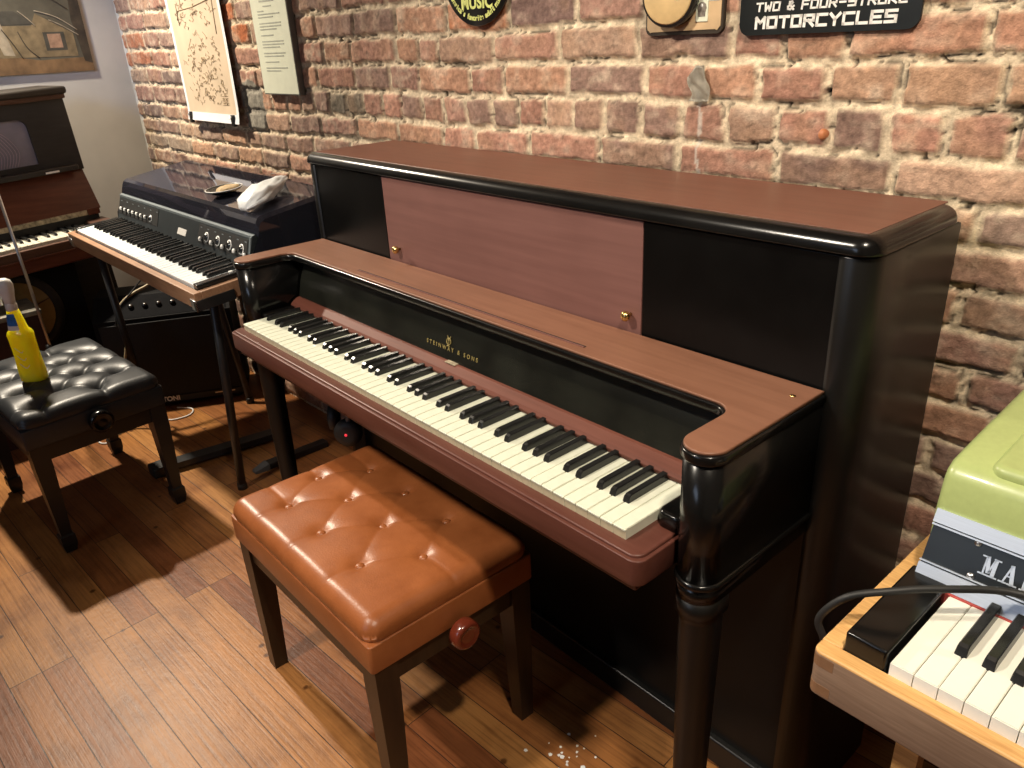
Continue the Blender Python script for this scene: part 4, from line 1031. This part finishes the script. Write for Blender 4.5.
# ------------------------------------------------------------------ things on the walls
def on_walls():
    # painting on the plaster wall
    t = thing('painting', 'unframed painting of a cottage and bare trees on the plaster wall', 'painting', (XL+.001, .078, 1.289)); t.scale = (.35, 1, 1)
    def P(mb, pts, mat, o): # pts in (u to the left along -y, v up), metres
        V = [(o, -u, v) for u, v in pts] + [(o-.004, -u, v) for u, v in pts]; n = len(pts)
        mb.add(V, [tuple(range(n))] + [tuple(range(2*n-1, n-1, -1))] + [(i, (i+1) % n, n+(i+1) % n, n+i) for i in range(n)], mat)
    mb = MB(); mb.box((0,-.78,0), (.022,0,.50), M['pt_sky'], .002); cv = mb.build('canvas', t)
    mb = MB()
    P(mb, [(0,0),(.78,0),(.78,.075),(.30,.068),(.20,.05),(0,.055)], M['pt_ground'], .0235)
    P(mb, [(.05,.06),(.78,.07),(.78,.19),(.20,.18),(.175,.225),(.05,.15)], M['pt_wall'], .024)
    P(mb, [(.185,.185),(.78,.19),(.78,.235),(.25,.235)], M['pt_roof'], .0245)
    P(mb, [(.085,.085),(.165,.085),(.165,.155),(.085,.155)], M['pt_roof'], .0248)
    P(mb, [(.10,.095),(.15,.095),(.15,.148),(.10,.148)], M['pt_window'], .0255)
    P(mb, [(0,.03),(.03,.04),(.045,.20),(.03,.36),(.05,.5),(0,.5)], M['pt_tree'], .0252)
    P(mb, [(.285,.07),(.325,.075),(.35,.18),(.31,.20)], M['pt_line'], .0246)
    mb.build('painted_cottage', cv)
    mb = MB()
    for pts in ([(.03,.16),(.10,.21),(.175,.235)], [(.185,.18),(.205,.205),(.235,.235)], [(.03,.14),(.09,.18),(.13,.20)], [(.02,.30),(.08,.36),(.12,.43),(.15,.5)], [(.05,.24),(.12,.29),(.20,.33),(.28,.34)], [(.20,.06),(.235,.10),(.255,.16)],[(.26,.06),(.285,.12),(.31,.17)]):
        mb.tube([(.0262,-u,v) for u, v in pts], .0022, M['pt_line'] if pts[0][1] in (.16,.18,.14) else M['pt_tree'], 6)
    mb.build('painted_branches', cv)
    # paper wall chart hanging by two clips
    X = wall_xf(-1.372, 1.098, .010)
    Wp, Hp = .468, .62
    t = thing('wall_chart', 'tan printed wall chart with white border hanging on the brick', 'poster'); t.matrix_world = X; bpy.context.view_layer.update()
    def sheet(u, v):  # bottom edge curls off the wall
        k = max(0, .10-v)/.10
        return (u*Wp - .055*v*Hp, -.006 - .014*(1-v)**2*(.5+.5*u) - .006*k*k, v*Hp)
    mb = MB(); mb.grid(sheet, 24, 40, M['paper_white'], True, lambda u, v: M['paper'] if .055 < u < .965 and v > .05 else None)
    sh = mb.build('sheet', t)
    mb = MB(); rr = random.Random(21)
    def ink(pts, w=.0009):
        mb.tube([(lambda s: (s[0], s[1]-.0012, s[2]))(sheet(min(max(u,.07),.95), min(max(v,.08),.98))) for u, v in pts], w, M['ink'], 4, False)
    for k in range(60):
        u = .2+.62*rr.random(); v = .10+.33*rr.random(); a = rr.random()*6
        ink([(u+.012*math.cos(a+j), v+.008*math.sin(a*2+j)) for j in range(5)], .0006)
    ink([(.18,.57),(.22,.62),(.5,.63),(.86,.66)], .0014); ink([(.20,.54),(.20,.66)], .0014); ink([(.86,.48),(.88,.68)], .0012); ink([(.3,.63),(.3,.7),(.7,.72)], .001)
    for k in range(110):
        u = .18+.66*rr.random(); v = .10+.58*rr.random(); pts = [(u, v)]
        if .42 < v < .56 and u < .7 and rr.random() < .75: continue
        for j in range(rr.randint(3, 7)):
            u += (rr.random()-.5)*.07; v += (rr.random()-.5)*.03; pts.append((u, v))
        ink(pts, .0007)
    for k in range(26):
        u = .24+.60*rr.random(); v = .12+.30*rr.random(); s = .012+.02*rr.random()
        ink([(u,v),(u+s,v),(u+s,v+s*.7),(u,v+s*.7),(u,v)], .0009)
    for k in range(5): ink([(.74,.10+.012*k),(.86,.102+.012*k)], .0006)
    mb.build('line_drawing', sh)
    for u in (.07, .90):
        s = sheet(u, .02); mb = MB(); mb.box((s[0]-.011, s[1]-.006, s[2]-.022), (s[0]+.011, s[1]+.006, s[2]+.018), M['ebony'], .002); c = mb.build('clip', t)
        mb = MB(); mb.tube([(s[0]-.006,s[1]-.004,s[2]+.016),(s[0],s[1]-.014,s[2]+.004),(s[0]+.006,s[1]-.004,s[2]+.016)], .001, M['chrome'], 5); mb.build('clip_lever', c)
    # framed notice
    X = wall_xf(-.695, 1.202, .020)
    t = thing('framed_notice', 'narrow framed cream notice with lines of text on the brick', 'notice'); t.matrix_world = X; bpy.context.view_layer.update()
    Wn, Hn = .236, .36
    mb = MB(); mb.box((0,-.002,0), (Wn,.018,Hn), M['frame_dark'], .001); fr = mb.build('frame', t)
    mb = MB(); mb.box((.004,-.0032,.004), (Wn-.004,-.0018,Hn-.004), M['paper_cream']); s = mb.build('sheet', fr)
    mb = MB(); rr = random.Random(4); z = .262
    def bar(a, b, z, h=.0032): mb.box((a,-.0040,z), (b,-.0031,z+h), M['ink_grey'])
    bar(.065,.160,.272,.005); bar(.085,.14,.258); bar(.045,.085,.245)
    z = .236
    while z > .055:
        n = rr.choice((1,2,2,3))
        for k in range(n):
            bar(.045, .045+.14*(1 if k < n-1 else .55+.45*rr.random()), z); z -= .0085
        z -= .009
    mb.build('text_lines', s)
    # round enamel sign
    X = wall_xf(.402, 1.484, .012)
    t = thing('round_sign', 'round black sign with yellow lettering high on the brick wall', 'sign'); t.matrix_world = X; bpy.context.view_layer.update()
    mb = MB(); mb.lathe([(.1165,0),(.1175,.003),(.1165,.005),(.0001,.0052)], M['sign_black'], 64, (0,0,0), (0,-1,0)); d = mb.build('disc', t)
    R90 = Matrix.Rotation(PI/2, 4, 'X')
    text_mesh('lettering', 'MUSIC', .036, M['sign_yellow'], Matrix.Translation((0,-.0058,-.080)) @ R90, d, .0005, 'CENTER', 1.05, .0012)
    s = "America's favorite adult music"; n = len(s); r = .1055
    full = []
    for k, ch in enumerate(s):
        if ch == ' ': continue
        an = -PI/2 + (k-(n-1)/2)*.070
        X2 = Matrix.Translation((r*math.cos(an), -.0058, r*math.sin(an))) @ R90 @ Matrix.Rotation(an+PI/2, 4, 'Z')
        full.append(text_mesh('lettering', ch, .0165, M['sign_yellow'], X2, None, .0004, 'CENTER', 1, .0006))
    join(full, 'arc_lettering', d)
    # tan plaque with a shallow skin-topped disc and a printed stamp
    X = wall_xf(.881, 1.331, .014)
    t = thing('wall_plaque', 'tan plaque with burnt edges holding a round black-rimmed disc', 'plaque'); t.matrix_world = X; bpy.context.view_layer.update()
    Wq, Hq = .166, .22
    out = rrect(0, 0, Wq, Hq, .012, 5)
    mb = MB(); mb.prism(out, 0, .010, M['burnt'], 0, 0, 1, 'y');
    inner = []
    rr = random.Random(9)
    for k, (x, z) in enumerate(rrect(.0035, .0045, Wq-.0035, Hq-.004, .010, 5)): inner.append((x, z + (.003*rr.random() if z < .02 else 0)))
    mb.prism(inner, -.0015, .001, M['tan_card'], 0, 0, 1, 'y'); pb = mb.build('board', t)
    mb = MB(); cx, cz = .066, .066
    mb.lathe([(.052,.0),(.054,.022),(.052,.028),(.048,.029)], M['ebony'], 48, (cx,-.0015,cz), (.12,-1,0)); ds = mb.build('disc_rim', t)
    mb = MB(); mb.lathe([(.0495,.0282),(.0460,.0305),(.0001,.031)], M['drum_tan'], 48, (cx,-.0015,cz), (.12,-1,0)); mb.build('disc_skin', ds)
    mb = MB(); mb.box((.112,-.0035,.020), (.137,-.0012,.062), M['paper_cream'], .0005); st = mb.build('stamp', t)
    mb = MB(); mb.lathe([(.010,.0),(.0095,.0004),(.0001,.0005)], M['stamp_grey'], 10, (.1245,-.0035,.042), (0,-1,0)); mb.box((.117,-.0040,.028), (.132,-.0034,.036), M['stamp_grey']); mb.sphere((.1245,-.0038,.046), .003, M['sign_white'], (1,.2,1), 8, 6); mb.build('stamp_print', st)
    mb = MB()
    for k in range(5): mb.box((.128+.003*(k>2),-.0020,.070-.0045*k), (.158,-.0014,.0712-.0045*k), M['ink_grey'])
    mb.build('small_print', pb)
    # black enamel sign with white lettering
    X = wall_xf(1.080, 1.325, .013) @ Matrix.Rotation(math.radians(-.2), 4, 'Y')
    t = thing('enamel_sign', 'black sign with white lettering TWO & FOUR-STROKE MOTORCYCLES on the brick', 'sign'); t.matrix_world = X; bpy.context.view_layer.update()
    Ws, Hs = .298, .16
    mb = MB(); mb.prism(rrect(0,0,Ws,Hs,.018,6), 0, .006, M['sign_black'], .0, .0, 1, 'y'); pl = mb.build('plate', t)
    mb = MB(); mb.prism(rrect(.001,.068,Ws-.001,.159,.006,6), -.0012, .0005, M['sign_pink'], 0, 0, 1, 'y'); mb.build('pale_field', pl)
    mb = MB(); stroke_text(mb, 'MOTORCYCLES', .032, .0115, .0148, .0150, .0044, .0216, M['sign_white'], -.0011, .04); 
    stroke_text(mb, 'TWO & FOUR-STROKE', .031, .0370, .0104, .0115, .0029, .0153, M['sign_white'], -.0011, .10); mb.build('lettering', pl)
    # small orange plug and the strip of grey tape
    X = wall_xf(1.246, 1.170, -.004)
    t = thing('wall_plug', 'small orange plug stuck in the brick under the black sign', 'plug'); t.matrix_world = X; bpy.context.view_layer.update()
    mb = MB(); mb.lathe([(.0062,-.01),(.0060,.010),(.0046,.0135),(.0001,.0145)], M['orange_plug'], 18, (0,0,0), (-.1,-1,0))
    for v in mb.bm.verts: v.co.z *= 1.5
    mb.build('plug_body', t)
    mb = MB(); 
    def tp(u, v): return (-.021+.042*u+.006*math.sin(v*7), -.004-.004*math.sin(u*PI)+.003*math.sin(u*9+v*11), -.03+.062*v)
    mb.grid(tp, 8, 12, M['tape'])
    for vv in mb.bm.verts:
        if vv.co.z > .012: vv.co.x *= 1-(vv.co.z-.012)/.03
    bmesh.ops.solidify(mb.bm, geom=mb.bm.faces[:], thickness=.0008)
    o = mb.build('tape_strip'); o.matrix_world = wall_xf(1.002, 1.247, .008); tag(o, 'patch of grey tape on the brick below the tan plaque', 'tape')
def join(objs, name, parent):
    V = []; bm = bmesh.new()
    for o in objs: bm.from_mesh(o.data)
    me = bpy.data.meshes.new(name); bm.to_mesh(me); bm.free(); me.materials.append(objs[0].data.materials[0])
    for o in objs: bpy.data.objects.remove(o)
    return link(name, me, parent)
on_walls()

# ------------------------------------------------------------------ lime green electric piano in the oak case
def green_piano():
    t = thing('electric_piano', 'oak-cased electric piano with a lime green cover, right of the upright', 'keyboard', (1.633,-.316,0))
    T = .735; LN = 1.0; DP = .60
    mb = MB()
    fr = rrect(0,0,LN,.022,.010,5,(1,0,0,0))
    mb.prism(fr, T-.060, T, M['oak_side'], .003, .003, 3)
    mb.prism([(0,.0215),(.022,.0215),(.022,DP),(0,DP)], T-.060, T, M['oak_side'], .002, .002, 2)
    mb.box((0,DP-.001,T-.060), (LN,DP+.021,T), M['oak_side'], .002); mb.box((LN-.02,.021,T-.06), (LN,DP,T), M['oak_side'], .002)
    mb.box((.02,.02,T-.058), (LN-.02,DP,T-.045), M['oak_side'])
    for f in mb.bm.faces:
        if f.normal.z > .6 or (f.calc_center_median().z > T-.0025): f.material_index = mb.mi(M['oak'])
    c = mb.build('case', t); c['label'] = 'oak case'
    for z0, z1 in ((T-.056, T-.043), (T-.019, T-.005)):
        mb = MB(); mb.prism([(x-.00025, y-.00025) for x, y in rrect(0,0,.025,.021,.010,5,(1,0,0,0))], z0, z1, M['oak_joint'])
        for f in mb.bm.faces: f.smooth = False
        mb.build('finger_joint', c)
    # black end block, keys, red felt
    mb = MB(); mb.box((.0228,.012,T-.045), (.0668,.178,T+.0235), M['lacquer'], .003, 3)
    for v in mb.bm.verts: v.co.y = .0222 + (v.co.y-.012)*.97
    mb.build('end_block', t)
    n = 14; p = .0235
    kw = white_key_mesh(.0226, .150, .040, M['white_key'], M['bright_key'], False); kb3 = black_key_mesh(.092, .012)
    keyboard(t, (.0708, .0215, T+.015), 'E', n, p, kw, kb3, .057)
    mb = MB(); mb.box((.066,.165,T-.02), (LN-.03,.178,T+.0165), M['felt_red']); mb.build('felt_strip', t)
    # aluminium name rail, tilted back
    y0, z0, y1, z1 = .178, T+.031, .206, T+.094
    nr = Vector((0,-(z1-z0), y1-y0)).normalized(); up = Vector((0,y1-y0,z1-z0)).normalized(); Ls = math.hypot(y1-y0, z1-z0)
    def slab(mb, x0, x1, s0, s1, o0, o1, mat):
        B = Vector((0,y0,z0)); V = [tuple(B+Vector((x,0,0))+up*s+nr*o) for o in (o0,o1) for x, s in ((x0,s0),(x1,s0),(x1,s1),(x0,s1))]
        mb.add(V, [(0,3,2,1),(4,5,6,7),(0,1,5,4),(1,2,6,5),(2,3,7,6),(3,0,4,7)], mat)
    gx0 = .030
    mb = MB()
    slab(mb, gx0, LN-.03, -.017, .0035, -.012, .004, M['alu']); slab(mb, gx0, LN-.03, .0055, .0070, -.012, .0045, M['alu'])
    slab(mb, gx0, LN-.03, Ls-.016, Ls, -.012, .005, M['alu']); slab(mb, gx0, LN-.03, Ls-.0195, Ls-.0175, -.012, .0045, M['alu'])
    nm = mb.build('name_rail', t); nm['label'] = 'satin aluminium rail'
    mb = MB(); slab(mb, gx0+.001, LN-.03, .0035, Ls-.0155, -.012, .001, M['sign_black']); np_ = mb.build('name_plate', nm)
    B = Vector((0,y0,z0)); q = B+Vector((.0885,0,0))+up*.0165+nr*.0012
    X = Matrix.Translation(q) @ Matrix(((1,0,0),(0,up.y,nr.y),(0,up.z,nr.z))).to_4x4() @ Matrix.Diagonal((.80,.88,1,1))
    serif_text(np_, X, 'MAR', M['alu'])
    for x, s in ((.079, Ls-.0215), (.083, .0095)):
        mb = MB(); mb.lathe([(.0042,0),(.0038,.0018),(.0001,.0022)], M['chrome'], 14, tuple(B+Vector((x,0,0))+up*s+nr*.001), tuple(nr)); mb.build('screw', np_)
    # green sheet metal cover: front face, slanted shoulder, long sloping top with a pressed panel
    gx1 = LN-.02; yb = DP+.01
    mb = MB()
    prof = [(.200,T+.020),(.204,T+.094),(.210,T+.132),(.215,T+.143),(.228,T+.150),(.30,T+.156),(.45,T+.166),(yb,T+.174),(yb,T-.04),(.22,T-.04)]
    def sec(x, ins): 
        cy = .40; cz = T+.06
        return [(x, y+(cy-y)*ins*.25*(1 if y < .3 else 0), z-(z-cz)*ins*.5*(1 if z > T+.12 else 0)) for y, z in prof]
    mb.loft([sec(.0245,.30), sec(.0262,.12), sec(.031,.03), sec(.037,0), sec(gx1,0)], M['green'], True, True)
    cv = mb.build('cover', t); cv['label'] = 'lime green cover'
    mb = MB(); P = rrect(.066,.222,gx1-.05,yb-.03,.014,6)
    mb.prism(P, T+.135, T+.1595, M['green'], .008, 0, 4)
    for v in mb.bm.verts: v.co.z += (v.co.y-.222)*.058 - .001
    mb.build('cover_panel', cv)
    # wooden legs
    for x, y in ((.088,.09), (LN-.06,.05), (.06,DP-.05), (LN-.06,DP-.05)):
        mb = MB(); mb.loft([[(x+dx*h+.0*z, y+dy*h, z) for dx, dy in ((-1,-1),(1,-1),(1,1),(-1,1))] for z, h in ((0,.010),(T-.058,.013))], M['oak']); mb.build('leg', t)
    # cable draped over the end block
    mb = MB(); mb.tube([(1.86,.12,.01),(1.82,.06,.30),(1.76,-.08,.56),(1.69,-.20,.635),(1.65,-.24,.650),(1.632,-.255,.662),(1.626,-.265,.69),(1.624,-.272,.715),(1.617,-.274,.74),(1.638,-.264,.775),(1.672,-.238,.788),(1.709,-.204,.793),(1.769,-.154,.792),(1.84,-.165,.795),(1.95,-.20,.80),(2.05,-.26,.79)], .0042, M['rubber'], 10)
    tag(mb.build('cable'), 'thick black cable draped over the oak case and its keys', 'cable')
def serif_text(parent, X, txt, mat):
    """slab serif capitals drawn as bars"""
    mb = MB(); x = 0; h = .0245; t = .0048; th = .0018
    def bar(a, b, w):
        a = Vector(a); b = Vector(b); d = (b-a).normalized(); n = Vector((-d.y, d.x))*w/2
        q = [a+n, b+n, b-n, a-n]; V = [(p.x, p.y, 0) for p in q]+[(p.x, p.y, .0012) for p in q]
        mb.add(V, [(3,2,1,0),(4,5,6,7),(0,1,5,4),(1,2,6,5),(2,3,7,6),(3,0,4,7)], mat)
    for ch in txt:
        if ch == 'M':
            w = .0215; bar((x+.005,0),(x+.005,h),th*1.2); bar((x+w-.005,0),(x+w-.005,h),t); bar((x+.006,h),(x+w/2,.004),t); bar((x+w-.006,h),(x+w/2,.004),th*1.2)
            for a in (.005, w-.005): bar((x+a-.006,.001),(x+a+.006,.001),th)
            bar((x-.001,h-.001),(x+.008,h-.001),th); bar((x+w-.008,h-.001),(x+w+.001,h-.001),th); x += w+.004
        if ch == 'A':
            w = .0205; bar((x+.004,0),(x+w/2,h),th*1.2); bar((x+w-.005,0),(x+w/2,h),t); bar((x+.007,.010),(x+w-.008,.010),th)
            bar((x-.001,.001),(x+.009,.001),th); bar((x+w-.011,.001),(x+w+.001,.001),th); x += w+.004
        if ch == 'R':
            w = .018; bar((x+.005,0),(x+.005,h),t); bar((x,h-.001),(x+.014,h-.001),th); bar((x,.001),(x+.011,.001),th); bar((x+.005,.014),(x+.014,.014),th)
            bar((x+.013,h-.002),(x+.018,h-.007),th*1.6); bar((x+.018,h-.005),(x+.018,.019),t*.9); bar((x+.018,.020),(x+.013,.014),th*1.6); bar((x+.012,.014),(x+.020,0),t*.9); bar((x+.017,.001),(x+w+.002,.001),th); x += w+.004
    me_o = mb.build('lettering', parent, X)
    return me_o
green_piano()

# paint flecks on the floor below the keyboard
mb = MB(); rr = random.Random(8)
for k in range(26):
    x = 1.10+rr.gauss(0,.035); y = -.175+rr.gauss(0,.03); s = .002+.004*rr.random(); a0 = rr.random()*6
    P = [(x+s*(.6+.5*rr.random())*math.cos(a0+q*PI/2.5), y+s*(.6+.5*rr.random())*math.sin(a0+q*PI/2.5)) for q in range(5)]
    mb.add([(px,py,.0008) for px,py in P]+[(px,py,.0001) for px,py in P], [(0,1,2,3,4)]+[(i,(i+1)%5,5+(i+1)%5,5+i) for i in range(5)], M['paper_white'])
o = mb.build('paint_flecks'); tag(o, 'white paint flecks scattered on the floor planks under the keyboard', 'debris'); o['kind'] = 'stuff'

# ------------------------------------------------------------------ light
def area(name, loc, target, size, power, col, spread=None):
    l = bpy.data.lights.new(name, 'AREA'); l.shape = 'DISK'; l.size = size; l.energy = power; l.color = col
    if spread: l.spread = spread
    o = bpy.data.objects.new(name, l); COL.objects.link(o); o.location = loc
    d = Vector(target)-Vector(loc); o.rotation_euler = d.to_track_quat('-Z', 'Y').to_euler(); return o
WARM = (1, .87, .69)
def spot(name, loc, target, power, col, ang, blend, size):
    l = bpy.data.lights.new(name, 'SPOT'); l.energy = power; l.color = col; l.spot_size = math.radians(ang); l.spot_blend = blend; l.shadow_soft_size = size
    o = bpy.data.objects.new(name, l); COL.objects.link(o); o.location = loc
    o.rotation_euler = (Vector(target)-Vector(loc)).to_track_quat('-Z','Y').to_euler()
area('lamp_corner', (-1.72,-.52,2.3), (-.45,-.5,0), .09, 46, WARM, math.radians(130))
spot('lamp_right', (2.1,-.75,2.5), (1.62,.15,.95), 130, WARM, 84, .7, .06)
spot('lamp_middle', (.55,-1.6,2.55), (.85,-.1,.75), 190, (1,.89,.74), 66, .7, .08)
spot('window_glow', (-.4,-2.4,2.2), (-2.0,.15,1.75), 150, (.36,.56,1), 36, .8, .4)
area('cool_fill', (.9,YF+.05,1.7), (.2,0,.6), 1.3, 15, (.62,.76,1))  # soft bluish fill added before the front wall, which has no window
w = bpy.data.worlds.new('World'); scene.world = w; w.use_nodes = True
w.node_tree.nodes['Background'].inputs[0].default_value = (.75,.82,1,1); w.node_tree.nodes['Background'].inputs[1].default_value = .045

# ------------------------------------------------------------------ camera
cam = bpy.data.cameras.new('camera'); co = bpy.data.objects.new('camera', cam); COL.objects.link(co)
yaw, pitch, roll, fpx = -.8678, -.4261, -.0525, 772.22
fw = Vector((math.sin(yaw)*math.cos(pitch), math.cos(yaw)*math.cos(pitch), math.sin(pitch)))
rt = Vector((math.cos(yaw), -math.sin(yaw), 0)); upv = rt.cross(fw)
r2 = rt*math.cos(roll) + upv*math.sin(roll); u2 = -rt*math.sin(roll) + upv*math.cos(roll)
co.matrix_world = Matrix(((r2.x,u2.x,-fw.x,1.9149),(r2.y,u2.y,-fw.y,-.9564),(r2.z,u2.z,-fw.z,1.3488),(0,0,0,1)))
cam.sensor_width = 36; cam.lens = fpx*36/1024; cam.clip_start = .02
scene.camera = co
scene.view_settings.view_transform = 'Standard'
scene.view_settings.look = 'None'; scene.view_settings.exposure = 0
